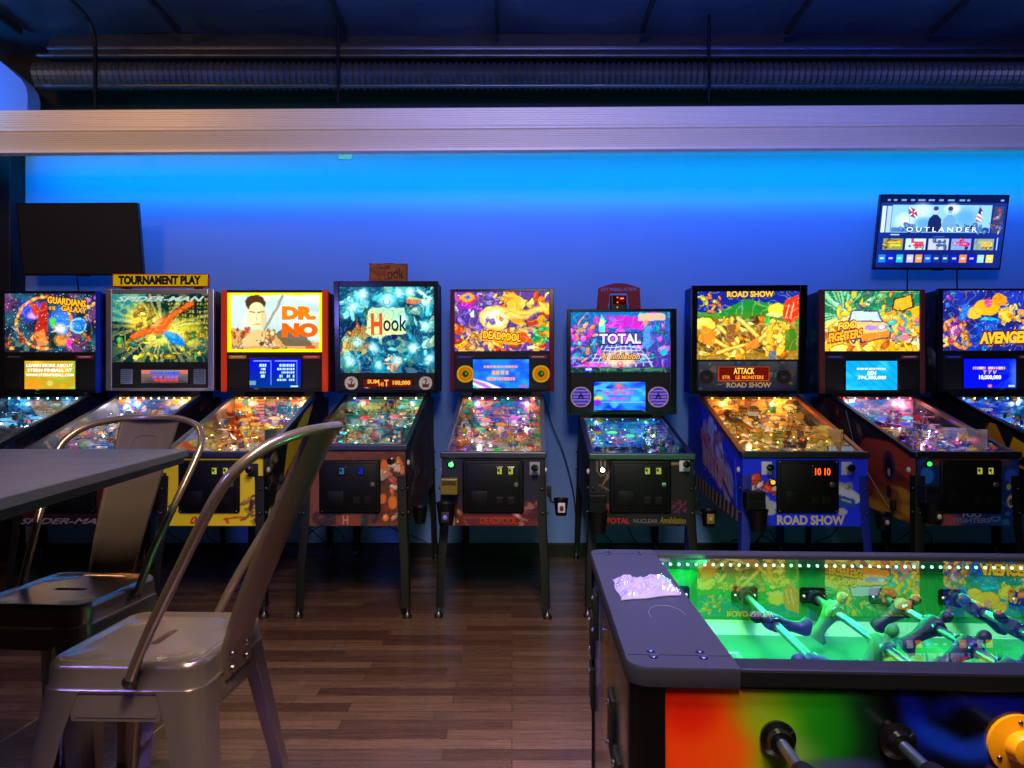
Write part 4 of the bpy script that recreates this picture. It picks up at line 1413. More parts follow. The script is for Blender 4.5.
M.append(dict(seed=2, inner=(.5, .5, .55), cx=159.5, label=G + 'in a silver-framed backbox with a yellow TOURNAMENT PLAY sign on top',
              body=(.05, .03, .04), box=(106, 214, 289, 391), glass=(112, 208, 294, 362), art=art_city, frame=(.8, .8, .86), framemat='brushed', boxcol=(.06, .03, .04),
              gtext=[('SPIDER-MAN', .5, .93, .92, .075, (.65, .75, .72), .03, .45)],
              disp=(142, 188.5, 370, 383), dispart=disp_plate, speakers=[('square', 127.5, 376.5, 6), ('square', 200.5, 376.5, 6)], panel=(.05, .06, .1), bezel=(.1, .1, .14),
              boxside=[(.08, .03, .04), (.25, .05, .08), (.35, .3, .18), (.12, .03, .05)], side='dark_red', front='maroon', doorx=.0,
              ftext=[('SPIDER-MAN', 0, .515, .5, .032, (.5, .45, .5), .02, .45)],
              pal=[(.75, .75, .85), (.3, .45, .85), (.9, .6, .25), (.2, .3, .75), (.95, .9, .8), (.8, .3, .3), (.3, .7, .4), (.75, .75, .8)],
              lamps=[(1, .85, .45)], nlamp=10, inserts=[(1, .8, .4), (1, 1, .9), (.3, .5, 1), (1, .6, .2)], cap=[(.2, .4, 1), (1, .5, .2)], lightcol=(1, .92, .85), power=3.6, wire=-1))
M.append(dict(seed=3, inner=(.55, .36, .25), cx=274.5, label=G + 'in a yellow cabinet with orange-sided backbox, orange letters on its pale lit glass',
              body=(.5, .4, .06), box=(221, 328, 290, 392), glass=(227, 322, 292.5, 352), art=art_spy, frame=(.95, .25, .06), framemat='matte', frame2=(.06, .05, .05), boxcol=(.3, .16, .1),
              gtext=[('DR.', .755, .655, .36, .23, (1, .48, .06), .07, 0), ('NO', .765, .37, .38, .24, (1, .38, .05), .08, 0)],
              disp=(250, 301, 359, 388), dispart=disp_table, grilles=[(229, 248), (303, 321)], badges=((.75, .55, .2), (.8, .12, .12)),
              boxside=[(.3, .14, .08), (.2, .1, .08), (.42, .22, .12)], side='spy', front='yellow', doorx=-.01,
              ftext=[('007', -.06, .52, .11, .042, (.75, .16, .06), .03, .35)], plates=[(.225, .79, (.06, .06, .06))], startcol=(.2, 1, .3), start=(-.235, .825), action=.0,
              pal=[(.8, .5, .2), (.95, .8, .5), (.85, .35, .1), (.6, .3, .12), (1, .9, .7), (.95, .8, .1), (.15, .5, .8), (.7, .4, .2)], backpal=[(.3, .6, .65), (.5, .7, .7), (.8, .5, .3), (.4, .5, .6)],
              lamps=[(1, .6, .25)], nlamp=6, inserts=[(1, .6, .2), (1, .85, .5), (1, .45, .1), (1, 1, .8)], cap=[(1, .6, .2), (1, .8, .4)], lightcol=(1, .68, .36), power=3.6, toys=(toy_column,)))
M.append(dict(seed=4, inner=(.25, .22, .18), cx=387, label=G + 'in a wood-brown cabinet, small brown board standing on its black backbox',
              body=(.2, .12, .09), zf=.925, box=(335, 439, 282, 393), glass=(340.5, 434.5, 287.5, 373), art=art_cove, frame=(.03, .03, .04), lean=.05, boxcol=(.03, .03, .05),
              gtext=[('H', .39, .57, .12, .25, (.85, .3, .12), .04, 0), ('ook', .585, .58, .25, .19, (.08, .17, .17), .015, 0)],
              disp=(364, 412.5, 379, 387), dispart=lambda: disp_dots(3), bezel=(.08, .05, .03), speakers=[('badge', 352, 383, 7), ('badge', 426, 383, 7)], panel=(.08, .055, .04),
              dtext=[('100,000', .78, .5, .36, .6, (1, .75, .3), 0), ('T', .47, .5, .09, .8, (1, .7, .2), 0), ('SUM', .2, .68, .24, .5, (1, .7, .2), 0), ('HI', .36, .35, .1, .5, (1, .6, .2), 0)],
              side='wood', front='wood', doorx=-.02, slotcol='blue', plates=[], ftext=[('H', -.045, .52, .03, .05, (.7, .45, .4), .02, 0)], start=(.2, .84), startcol=(.08, .03, .03),
              pal=[(.3, .5, .3), (.7, .75, .4), (.2, .6, .6), (.15, .3, .2), (.85, .8, .6), (.9, .3, .2), (.5, .6, .3), (.15, .2, .6)],
              lamps=[(.8, .9, .7)], nlamp=5, inserts=[(.4, .95, 1), (1, .8, .3), (1, .3, .2), (.2, .9, 1)], cap=[(1, .15, .1), (.9, .3, .4), (.4, .1, .6)], lightcol=(.75, .95, .75), power=2.0, rail=(.1, .1, .11)))
M.append(dict(seed=5, shade=(.45, .1, .03), cx=502, yaw=-.036, label=G + 'with orange and yellow lit glass above two yellow ring speakers',
              body=(.07, .05, .12), box=(450, 554, 289, 392), glass=(454.5, 549, 291.5, 351), art=art_swirl, frame=(.4, .03, .1), frame2=(.05, .04, .06), boxcol=(.08, .03, .06),
              gtext=[('DEADPOOL', .5, .25, .4, .13, (1, .8, .25), .03, .1, -.1)],
              disp=(473, 529, 359.5, 388), dispart=disp_wave, speakers=[('disc', 465.5, 374, 9), ('disc', 541, 374, 9)], badges=((.15, .03, .45), (.5, .1, .2)), panel=(.02, .04, .1),
              side='plain', front='violet', doorx=.0, ftext=[('DEADPOOL', .03, .517, .2, .036, (.65, .2, .1), .01, 0)], plates=[(.225, .8, (.5, .5, .55))], action=.02, hot=True, start=(-.228, .82),
              pal=[(.8, .35, .1), (.3, .15, .5), (.95, .6, .2), (.1, .5, .45), (.9, .85, .85), (.6, .15, .6), (.15, .3, .8), (.1, .5, .2)], backpal=[(.1, .3, .6), (.2, .5, .3), (.9, .4, .2), (.6, .2, .4), (.1, .5, .5)],
              lamps=[(.75, .9, 1)], nlamp=6, inserts=[(1, .5, .15), (1, .7, .3), (.7, .3, 1), (1, .95, .9), (1, .2, .2)], cap=[(1, .5, .1), (.9, .3, .9)], lightcol=(1, .82, .7), power=3.2))
M.append(dict(seed=6, shade=(.2, .02, .35), cx=621.5, yaw=-.05, label=G + 'with a red arch-shaped topper, magenta and blue picture on its glass',
              body=(.03, .03, .035), zr=1.06, inner=(.05, .12, .5), zf=.875, drop=.1, box=(567, 676, 309, 414.5), glass=(571, 669.5, 312, 372.5), art=art_reactor, frame=(.03, .04, .04),
              gtext=[('TOTAL', .5, .56, .42, .17, (.85, .85, 1), .04, 0), ('Annihilation', .5, .27, .4, .1, (1, .75, .2), .01, .3)],
              disp=(594, 645, 382, 410), dispart=disp_glitch, speakers=[('bars', 581, 397, 10.8), ('bars', 657.5, 397, 10.8)], badges=None, panel=(.03, .055, .06),
              front='circuit', doorx=-.01, plates=[(.228, .82, (.75, .75, .78))], start=(-.212, .79), startcol=(.7, .95, 1), hot=True,
              ftext=[('TOTAL', -.13, .515, .13, .03, (.65, .08, .15), .03, 0), ('NUCLEAR', .02, .515, .13, .022, (.4, .4, .4), .01, 0), ('Annihilation', .165, .52, .14, .035, (.5, .42, .12), .01, .3)],
              pal=[(.05, .2, .6), (.1, .5, .6), (.2, .7, .3), (.05, .1, .45), (.3, .8, .8), (.7, .7, .2), (.1, .3, .8), (.5, .2, .6)],
              lamps=[(.2, .5, 1)], nlamp=5, inserts=[(.3, .9, .6), (.2, .5, 1), (.9, .9, .3), (.9, .3, .8), (.3, .9, 1)], cap=[(.2, 1, .5), (.2, .4, 1)], lightcol=(.25, .5, 1), power=1.8, rail=(.1, .12, .35)))
M.append(dict(seed=7, shade=(.2, .08, .05), inner=(.22, .15, .14), hw=.333, cx=748.5, yaw=-.035, label=G + 'in a bright blue cabinet on blue legs, red digits in its door',
              body=(.06, .16, .9), box=(691, 804.5, 286, 394), glass=(697, 797, 292, 359.5), art=art_quake, frame=(.03, .03, .05), lean=.05, boxcol=(.05, .1, .5),
              gtext=[('ROAD SHOW', .52, .96, .46, .09, (.95, .75, .3), .04, 0)],
              disp=(719, 767.5, 367.5, 380), dispart=lambda: disp_dots(5), bezel=(.95, .4, .08), speakers=[('grille', 706.5, 377, 7), ('grille', 782.5, 377, 7)], panelart=True, panel=(.05, .05, .12),
              dtext=[('ATTACK', .5, .72, .42, .5, (1, .8, .35), 0), ('MONSTERS', .68, .22, .44, .28, (1, .55, .15), 0), ('STR    LE', .24, .22, .36, .28, (1, .55, .15), 0)],
              boxside=[(.04, .1, .5), (.05, .15, .6), (.04, .08, .35)], side='road', front='road', doorx=.01, slotcol='digits', leg=(.04, .11, .5),
              ftext=[('ROAD SHOW', .03, .52, .36, .052, (.72, .66, .6), .04, 0)], plates=[(-.205, .8, (.7, .7, .75)), (.22, .8, (.6, .6, .7))], start=(-.175, .725), startcol=(1, .6, .1),
              pal=[(.75, .5, .12), (.95, .75, .3), (.9, .5, .1), (.5, .3, .08), (1, .85, .5), (.4, .35, .1), (.2, .35, .15), (.6, .3, .3)],
              lamps=[(1, .75, .3)], nlamp=6, inserts=[(1, .7, .25), (1, .85, .5), (1, .5, .1)], cap=[(1, .6, .1), (1, .8, .3)], lightcol=(1, .65, .25), power=4.2, toys=(toy_cap,), rail=(.75, .4, .2)))
M.append(dict(seed=8, shade=(.5, .08, .12), cx=872.5, label=G + 'under the lit television, a yellow and orange van on its glass',
              body=(.06, .05, .08), box=(819.5, 925, 289.5, 394), glass=(825, 920, 291, 351), art=art_van, frame=(.35, .14, .14), frame2=(.04, .04, .06), framemat='matte', boxcol=(.05, .06, .1),
              gtext=[('FOO', .24, .43, .2, .13, (1, .8, .2), .04, .1, .15), ('FIGHTERS', .22, .26, .36, .15, (1, .72, .15), .04, .1, .15)],
              disp=(845.5, 896.5, 361, 390), dispart=disp_ice, grilles=[(826, 843), (899, 918)], badges=((.15, .1, .4), (.4, .15, .2)), panel=(.02, .025, .05),
              dtext=[('BEN', .5, .58, .18, .14, WH, .2), ('394,300,000', .5, .42, .56, .14, WH, .2)],
              boxside=[(.04, .08, .16), (.06, .2, .3), (.12, .1, .25), (.1, .3, .3)], side='flame', front='comet', doorx=.01, action=0., hot=False,
              ftext=[('FOO', .02, .55, .1, .03, (.45, .45, .6), .03, 0), ('FIGHTERS', .02, .518, .2, .026, (.4, .4, .55), .03, 0)], plates=[], start=(-.215, .825),
              pal=[(.8, .25, .4), (.95, .6, .7), (.5, .2, .6), (.3, .1, .3), (.95, .85, .9), (.9, .2, .2), (.2, .4, .8), (.6, .6, .7)],
              lamps=[(1, .3, .25), (.4, .8, 1), (1, .3, .3)], nlamp=7, inserts=[(1, .3, .4), (1, .9, .95), (.6, .3, 1), (.2, .7, 1)], cap=[(.3, .3, 1), (.3, .9, 1)], lightcol=(1, .75, .8), power=3.0, rail=(.45, .3, .25)))
M.append(dict(seed=9, shade=(.35, .1, .05), cx=990.5, label=G + 'at the right end of the row, big gold letters on blue lit glass',
              body=(.025, .02, .025), box=(938, 1043, 288.5, 392.5), glass=(943, 1038, 290.5, 350.5), art=art_gold, frame=(.04, .05, .12), boxcol=(.04, .04, .08),
              gtext=[('AVENGERS', .68, .22, .58, .2, (1, .75, .15), .05, .15, .03)],
              disp=(963, 1015, 359, 388), dispart=disp_royal, grilles=[(944, 961), (1017, 1036)], badges=((.05, .1, .5), (.4, .15, .2)), panel=(.02, .025, .06),
              dtext=[('T T V', .5, .54, .26, .12, (1, .75, .4), .2), ('10,000,000', .5, .36, .42, .16, WH, 0)],
              boxside=[(.05, .05, .1), (.1, .1, .25), (.3, .3, .4), (.2, .12, .1)], side='claw', front='black',
              pal=[(.08, .2, .5), (.1, .3, .7), (.3, .6, .8), (.1, .1, .25), (.8, .85, .9), (.7, .4, .2), (.05, .5, .6)],
              lamps=[(.3, .6, 1), (1, .8, .3)], nlamp=7, inserts=[(.2, .5, 1), (.4, .9, 1), (1, .7, .3), (.3, 1, .4)], cap=[(.2, .5, 1)], lightcol=(.5, .7, 1), power=2.2, rail=(.12, .12, .14)))
for S in M:
    root, L_, Z_ = machine(S)
    if S['seed'] == 2:
        topper_sign(root, L_, Z_)
    if S['seed'] == 4:
        topper_wood(root, L_, Z_)
    if S['seed'] == 6:
        topper_arch(root, L_, Z_)
    if S['seed'] == 9:
        # gold petals painted on the black cabinet side
        q = MB()
        x = -.2835
        for pts, col in (([(.62, .93), (.55, 1.03), (.50, 1.02), (.40, .86), (.36, .78)], (.75, .45, .06)), ([(.62, .93), (.57, 1.035), (.6, .9)], (.5, .25, .06)),
                         ([(.42, .82), (.36, .95), (.24, .9), (.28, .78)], (.85, .58, .03)), ([(.36, .78), (.24, .87), (.12, .83), (.08, .72)], (.8, .5, .05)),
                         ([(.2, .8), (.08, .8), (.02, .66), (.12, .66)], (.5, .12, .05)), ([(.03, .8), (0.005, .82), (.005, .65), (.03, .65)], (.7, .4, .15))):
            q.prism([(x, a, b) for a, b in pts], (-.001, 0, 0), col, 'matte')
        q.build('side_decal', root)

# ---------------------------------------------------------------- cup holders hooked on the legs
def cup_holder(px, py, Y, label, plate=None, side=1, big=False):
    p = at(px, py, Y)
    k = 1.25 if big else 1.
    o = empty('cup_holder', (p.x, p.y, p.z - .04), 0, label=label, category='cup holder', group='cup holders on the machines')
    c = MB()
    c.lathe([(.001, 0), (.03 * k, 0), (.040 * k, .085 * k), (.044 * k, .092 * k), (.041 * k, .094 * k), (.037 * k, .086 * k), (.027 * k, .006), (.001, .006)], (0, 0, 0), (0, 0, 1), (.035, .035, .04), 'black_vinyl', 22)
    c.build('cup', o)
    b = MB()
    if big:
        b.box(-.012, .035, .03, .012, .062, .055, (.04, .04, .04), 'matte', .003)
    else:
        b.tube([(-side * .03, .0, .07), (-side * .055, .01, .075), (-side * .065, .012, .12)], .008, (.04, .04, .04), 'matte', 8)
        b.box(-side * .065 - .012, .0, .1, -side * .065 + .012, .03, .16, (.04, .04, .04), 'matte', .004)
    b.build('clamp_arm', o)
    if plate:
        q = MB()
        q.box(-.02, -.042 * k, .02, .02, -.036 * k, .075, plate[0], 'matte', .003)
        q.ball((0, -.042 * k, .045), .012, plate[1], 'matte', 6, 1.2)
        q.build('badge', o)
    return o


cup_holder(16, 511, 3.6, 'black cup holder with pale square badge, just under the high table, far left', ((.7, .65, .7), (.3, .1, .15)), -1)
cup_holder(420, 516, 3.75, 'plain black cup holder right of the wood-brown pinball cabinet', None, 1)
cup_holder(446, 517, 3.44, 'black cup holder with violet mark under the brass box, below a green button', ((.12, .1, .2), (.5, .45, .8)), -1, True)
cup_holder(561, 508, 3.62, 'black cup holder with a white figure badge, on a dark violet cabinet\'s right', ((.75, .7, .75), (.4, .08, .08)), 1)
cup_holder(598, 525, 3.43, 'black cup holder below the white-lit button of the black cabinet', None, -1, True)
cup_holder(708.5, 519, 3.62, 'black cup holder with a gold label, left of the bright blue cabinet', ((.5, .42, .15), (.65, .55, .25)), 1)
cup_holder(758, 524, 3.44, 'large black cup holder in front of the blue cabinet\'s left leg', None, -1, True)
cup_holder(883, 522, 3.6, 'black cup holder with a white arc, on the flame-painted cabinet side', ((.05, .05, .06), (.6, .55, .65)), -1)
cup_holder(933, 516, 3.44, 'black cup holder with a round cream badge, below a green-lit button', ((.06, .06, .07), (.75, .7, .55)), -1, True)
# boxes the cup holders sit under
def card_box(px, py, Y, w, h, col, mat, label):
    p = at(px, py, Y)
    o = MB()
    w /= F / Y; h /= F / Y
    o.box(-w / 2, -.035, -h / 2, w / 2, .035, h / 2, col, mat, .005)
    o.box(-w / 2 + .008, -.038, h * .1, w / 2 - .008, -.034, h / 2 - .008, tuple(min(1, v * .6) for v in col), mat, .002)
    q = o.build('card_box', None, label=label, category='box')
    q.location = p
    return q


card_box(449.5, 486, 3.47, 17, 16, (.42, .36, .14), 'gloss', 'small brass-tinted box below the green button of the orange-lit machine')
card_box(754, 500, 3.47, 19, 18, (.04, .05, .06), 'black_vinyl', 'black box fixed on the front of the bright blue cabinet')
card_box(597, 503, 3.47, 17, 18, (.03, .03, .035), 'black_vinyl', 'black box on the left front corner of the black circuit-lined cabinet')
card_box(929, 494, 3.455, 16, 18, (.06, .08, .14), 'black_vinyl', 'dark box above the round-badged cup holder, right part of the row')

# ---------------------------------------------------------------- cables
def cable(name, pts, r, label, cat='cable', group=None, col=(.02, .02, .022)):
    # smooth through the points
    P = [Vector(p) for p in pts]
    out = []
    for i in range(len(P) - 1):
        p0 = P[max(i - 1, 0)]; p1 = P[i]; p2 = P[i + 1]; p3 = P[min(i + 2, len(P) - 1)]
        for k in range(6):
            t = k / 6
            out.append(.5 * ((2 * p1) + (p2 - p0) * t + (2 * p0 - 5 * p1 + 4 * p2 - p3) * t * t + (3 * p1 - p0 - 3 * p2 + p3) * t ** 3))
    out.append(P[-1])
    m = MB()
    m.tube(out, r, col, 'cable', 7)
    kw = dict(label=label, category=cat)
    if group:
        kw['group'] = group
    return m.build(name, None, **kw)


gC = 'power cords below the machines'
def pc(pts, label):
    return cable('power_cord', [at(x, y, Y) for x, y, Y in pts], .004, label, 'cable', gC)


pc([(304, 531, 4.7), (310, 529, 4.7), (322, 540, 4.68), (334, 552, 4.72), (345, 545, 4.7), (338, 530, 4.7), (322, 526, 4.72), (306, 536, 4.74)], 'black cord looped on the floor left under the wood-brown machine')
pc([(360, 521, 4.5), (374, 528, 4.6), (392, 522, 4.6), (398, 515, 4.55), (372, 519, 4.55), (364, 526, 4.62), (350, 546, 4.76)], 'bundled black cord hanging beneath the wood-brown cabinet')
pc([(380, 522, 4.5), (396, 530, 4.74), (412, 536, 4.78), (428, 543, 4.8)], 'black cord slanting down right behind the wood-brown machine')
pc([(544, 398, 4.7), (552, 425, 4.78), (563, 452, 4.8), (573, 490, 4.8), (576, 520, 4.8)], 'thin black cord down the wall right of the orange-lit machine')
pc([(600, 532, 4.5), (606, 536, 4.6), (613, 544, 4.78)], 'short black cord under the left of the black circuit-lined machine')
pc([(628, 527, 4.5), (632, 536, 4.6), (638, 544, 4.78)], 'short black cord under the middle of the black circuit-lined machine')
pc([(728, 546, 4.7), (733, 540, 4.7), (742, 541, 4.7), (746, 548, 4.72)], 'small cord arch on the floor left of the blue legs')
pc([(752, 548, 4.6), (762, 536, 4.6), (774, 545, 4.65), (766, 553, 4.7), (756, 545, 4.7), (768, 530, 4.6), (777, 545, 4.7)], 'black cord coiled under the left half of the blue cabinet')
pc([(838, 527, 4.5), (830, 536, 4.6), (818, 541, 4.7), (806, 549, 4.75)], 'black cord sweeping left under the right half of the blue cabinet')
pc([(896, 541, 4.6), (906, 535, 4.6), (918, 528, 4.5), (932, 538, 4.6), (926, 548, 4.7)], 'black cord under the flame-painted machine')
pc([(205, 528, 4.5), (210, 538, 4.62), (222, 545, 4.76)], 'black cord hanging under the yellow cabinet at its left')
pc([(164, 528, 4.5), (173, 536, 4.6), (186, 544, 4.76)], 'black cord between the silver-framed and the yellow machine')

# ---------------------------------------------------------------- room
def noisy(name, c0, c1, rough, scale, metal=0., bump=0., stretch=(1, 1, 1)):
    m, nt, out = mk(name)
    b = nt.nodes.new('ShaderNodeBsdfPrincipled')
    t = nt.nodes.new('ShaderNodeTexCoord')
    mp = nt.nodes.new('ShaderNodeMapping'); mp.inputs['Scale'].default_value = stretch
    n = nt.nodes.new('ShaderNodeTexNoise'); n.inputs['Scale'].default_value = scale; n.inputs['Detail'].default_value = 6
    r = nt.nodes.new('ShaderNodeMix'); r.data_type = 'RGBA'
    r.inputs[6].default_value = (*lin(c0), 1); r.inputs[7].default_value = (*lin(c1), 1)
    nt.links.new(t.outputs['Object'], mp.inputs['Vector'])
    nt.links.new(mp.outputs['Vector'], n.inputs['Vector'])
    nt.links.new(n.outputs['Fac'], r.inputs[0])
    nt.links.new(r.outputs[2], b.inputs['Base Color'])
    b.inputs['Roughness'].default_value = rough
    b.inputs['Metallic'].default_value = metal
    if bump:
        bp = nt.nodes.new('ShaderNodeBump'); bp.inputs['Strength'].default_value = bump; bp.inputs['Distance'].default_value = .03
        nt.links.new(n.outputs['Fac'], bp.inputs['Height']); nt.links.new(bp.outputs['Normal'], b.inputs['Normal'])
    nt.links.new(b.outputs[0], out.inputs['Surface'])
    MATS[name] = m
    return m


def floor_mat():
    m, nt, out = mk('wood_floor')
    N = nt.nodes.new; Lk = nt.links.new
    b = N('ShaderNodeBsdfPrincipled'); t = N('ShaderNodeTexCoord')
    br = N('ShaderNodeTexBrick')
    br.offset = .37; br.offset_frequency = 2; br.squash = 1.25; br.squash_frequency = 3
    br.inputs['Scale'].default_value = 1
    br.inputs['Brick Width'].default_value = .62
    br.inputs['Row Height'].default_value = .066
    br.inputs['Mortar Size'].default_value = .0012
    br.inputs['Mortar Smooth'].default_value = .3
    br.inputs['Bias'].default_value = -.1
    br.inputs['Color1'].default_value = (*lin((.26, .17, .13)), 1)
    br.inputs['Color2'].default_value = (*lin((.40, .29, .23)), 1)
    br.inputs['Mortar'].default_value = (*lin((.07, .045, .035)), 1)
    Lk(t.outputs['Object'], br.inputs['Vector'])
    mp = N('ShaderNodeMapping'); mp.inputs['Scale'].default_value = (1.5, 26, 1)
    n = N('ShaderNodeTexNoise'); n.inputs['Scale'].default_value = 3; n.inputs['Detail'].default_value = 7; n.inputs['Roughness'].default_value = .65
    Lk(t.outputs['Object'], mp.inputs['Vector']); Lk(mp.outputs['Vector'], n.inputs['Vector'])
    rp = N('ShaderNodeMapRange'); rp.inputs['From Min'].default_value = .3; rp.inputs['From Max'].default_value = .7
    rp.inputs['To Min'].default_value = .62; rp.inputs['To Max'].default_value = 1.3
    Lk(n.outputs['Fac'], rp.inputs['Value'])
    mx = N('ShaderNodeMix'); mx.data_type = 'RGBA'; mx.blend_type = 'MULTIPLY'; mx.inputs[0].default_value = 1
    Lk(br.outputs['Color'], mx.inputs[6]); Lk(rp.outputs['Result'], mx.inputs[7])
    Lk(mx.outputs[2], b.inputs['Base Color'])
    b.inputs['Coat Weight'].default_value = .5; b.inputs['Coat Roughness'].default_value = .22
    r2 = N('ShaderNodeMapRange'); r2.inputs['To Min'].default_value = .2; r2.inputs['To Max'].default_value = .34
    Lk(n.outputs['Fac'], r2.inputs['Value']); Lk(r2.outputs['Result'], b.inputs['Roughness'])
    bp = N('ShaderNodeBump'); bp.inputs['Strength'].default_value = .25; bp.inputs['Distance'].default_value = .002
    Lk(br.outputs['Fac'], bp.inputs['Height']); bp.invert = True
    Lk(bp.outputs['Normal'], b.inputs['Normal'])
    Lk(b.outputs[0], out.inputs['Surface'])
    MATS['wood_floor'] = m


floor_mat()
noisy('wall_blue_lit', (.37, .53, .84), (.41, .56, .86), .6, 3)  # white wall tinted blue, the blue light is put into its colour
noisy('dark_paint', (.05, .05, .07), (.07, .07, .09), .7, 4)
noisy('room_paint', (.30, .28, .27), (.34, .32, .31), .8, 2)
noisy('insulation', (.22, .24, .3), (.42, .45, .52), .36, 2.2, .3, 1.)
noisy('duct_metal', (.30, .30, .33), (.42, .42, .45), .42, 6, .75)
noisy('black_trim', (.03, .03, .035), (.045, .045, .05), .45, 10)


def struct(name, m):
    return m.build(name, None, kind='structure')


m = MB(); m.box(-4.4, -3.2, -.1, 4.6, 4.95, 0, WH, 'wood_floor'); struct('floor', m)
m = MB(); m.box(-3.63, 4.85, 0, 4.6, 4.95, 3.08, WH, 'wall_blue_lit'); struct('wall_back', m)
m = MB(); m.box(-4.4, 4.85, 3.08, 4.6, 4.95, 3.85, WH, 'dark_paint'); struct('wall_upper', m)
m = MB(); m.box(-4.4, 4.87, 0, -3.63, 4.95, 3.08, WH, 'wall_blue_lit'); struct('wall_alcove', m)
m = MB(); m.box(-4.5, -3.2, 0, -4.4, 4.95, 3.85, WH, 'room_paint'); struct('wall_left', m)
m = MB(); m.box(4.6, -3.2, 0, 4.7, 4.95, 3.85, WH, 'room_paint'); struct('wall_right', m)
m = MB(); m.box(-4.4, -3.3, 0, 4.6, -3.2, 3.85, WH, 'room_paint'); struct('wall_front', m)
# quilted insulation under the roof
m = MB()
c = Cv(90, 60, (1, 1, 1), 1.1, 3)
nz = c.noise(14) * .05 + c.noise(30) * .02
X0, X1, Y0, Y1 = -4.4, 4.6, -3.2, 4.86
V = []
for j in range(60):
    for i in range(90):
        x = X0 + (X1 - X0) * i / 89; y = Y0 + (Y1 - Y0) * j / 59
        V.append((x, y, 3.80 - nz[j, i] * 1.2))
Fc = [(j * 90 + i, j * 90 + i + 1, (j + 1) * 90 + i + 1, (j + 1) * 90 + i) for j in range(59) for i in range(89)]
m.add(V, Fc, WH, 'insulation', True)
m.box(X0, Y0, 3.82, X1, Y1, 3.9, WH, 'insulation')
struct('ceiling', m)
# seams of the insulation and the dark ledge before the wall
m = MB()
for x in (-3.4, -2.3, -1.15, -.1, .9, 1.9, 2.9, 3.9):
    m.box(x - .012, -1, 3.70, x + .012, 4.5, 3.74, (.08, .08, .1), 'dark_paint')
struct('trim_1', m)
m = MB(); m.box(-3.3, 4.62, 3.60, 4.6, 4.84, 3.78, WH, 'dark_paint', .01); m.box(-3.3, 4.605, 3.655, 4.6, 4.62, 3.68, (.5, .5, .55), 'brushed', .004); struct('trim_2', m)
# black skirting
m = MB(); m.prism([(-3.63, 4.85, 0), (-3.63, 4.83, 0), (-3.63, 4.83, .095), (-3.63, 4.838, .105), (-3.63, 4.85, .105)], (8.2, 0, 0), WH, 'black_trim'); struct('baseboard_back', m)
# dark pier left of the wall
m = MB(); m.box(-3.775, 4.70, 0, -3.63, 4.9, 3.2, (.05, .06, .12), 'matte', .005); m.box(-3.79, 4.69, 0, -3.62, 4.7, .12, BLK); struct('trim_3', m)
m = MB(); m.box(-4.4, 4.7, 2.48, -3.775, 4.86, 3.2, (.07, .05, .05), 'matte', .005); struct('trim_4', m)
# pale curved bulkhead top left
m = MB()
pts = [at(px, py, 4.42) for px, py in ((-60, 113), (27.5, 113), (27.5, 94), (25.5, 86), (21, 79), (12, 71), (0, 61), (-60, 30))]
m.prism(pts, (0, .12, 0), (.8, .8, .84), 'wall_blue_lit'); struct('trim_5', m)

# ribbed aluminium header across the room
m = MB()
prof = []
zt, zb = 3.063, 2.787
prof += [(4.26, zt), (4.205, zt), (4.2, zt - .006)]
z = zt - .012
k = 0
while z > zt - .115:
    prof += [(4.2, z), (4.2, z - .008), (4.2035, z - .010), (4.2035, z - .013)]
    z -= .015
prof += [(4.2, zt - .125), (4.2, zt - .135), (4.218, zt - .142)]
z = zt - .15
while z > zb + .03:
    yy = 4.206 + (zt - .15 - z) * .42
    prof += [(yy, z), (yy + .002, z - .006), (yy + .006, z - .0075), (yy + .007, z - .010)]
    z -= .0115
prof += [(4.25, zb + .026), (4.203, zb + .014), (4.203, zb), (4.26, zb)]
m.prism([(-4.38, y, z) for y, z in prof], (8.9, 0, 0), (.93, .88, .82), 'brushed_bar')
ob = None
surf('brushed_bar', .5, .25)
ob = m.build('header_beam', None, label='long pale ribbed aluminium beam running across above all the machines', category='beam')
ob.rotation_euler = (0, -.0058, 0)
ob.location = (0, 0, -.0)
# unseen shelf added behind the beam to cut the blue light along an edge
m = MB(); m.box(-3.6, 4.30, 2.905, 4.4, 4.50, 2.912, (.3, .3, .32)); m.box(-3.6, 4.28, 2.90, 4.4, 4.30, 2.96, (.3, .3, .32))
ob = m.build('light_cut_shelf', None, label='thin unseen shelf added behind the pale beam to cut the blue light', category='shelf')
# spiral duct and pipes
m = MB()
rings = []
x = -3.36; i = 0
while x < 4.55:
    r = .080 + (.014 if i % 2 else -.006)
    rings.append([(x, 4.6 + r * math.cos(a), 3.46 + r * math.sin(a)) for a in [2 * PI * k / 18 for k in range(18)]])
    x += .022; i += 1
m.loft(rings, (.3, .3, .33), 'duct_metal', smooth=False)
m.build('air_duct', None, label='corrugated metal air duct running along the wall under the ceiling', category='duct')
for y, z, r, lab in ((4.52, 3.565, .012, 'thin pipe running just above the corrugated duct'), (4.50, 3.345, .014, 'thin pipe running just below the corrugated duct')):
    m = MB(); m.tube([(-3.3, y, z), (4.55, y, z)], r, (.22, .22, .24), 'duct_metal', 10)
    for k in range(9):
        xx = -3.2 + k * .95
        m.cyl((xx - .03, y, z), (xx + .03, y, z), r * 1.3, (.3, .3, .32), 'duct_metal', 10)
    m.build('pipe', None, label=lab, category='pipe')
# conduits
def conduit(pts, r, lab):
    m = MB(); m.tube(pts, r, (.03, .03, .035), 'gloss', 8)
    m.build('conduit', None, label=lab, category='conduit', group='black conduits hanging above the beam')


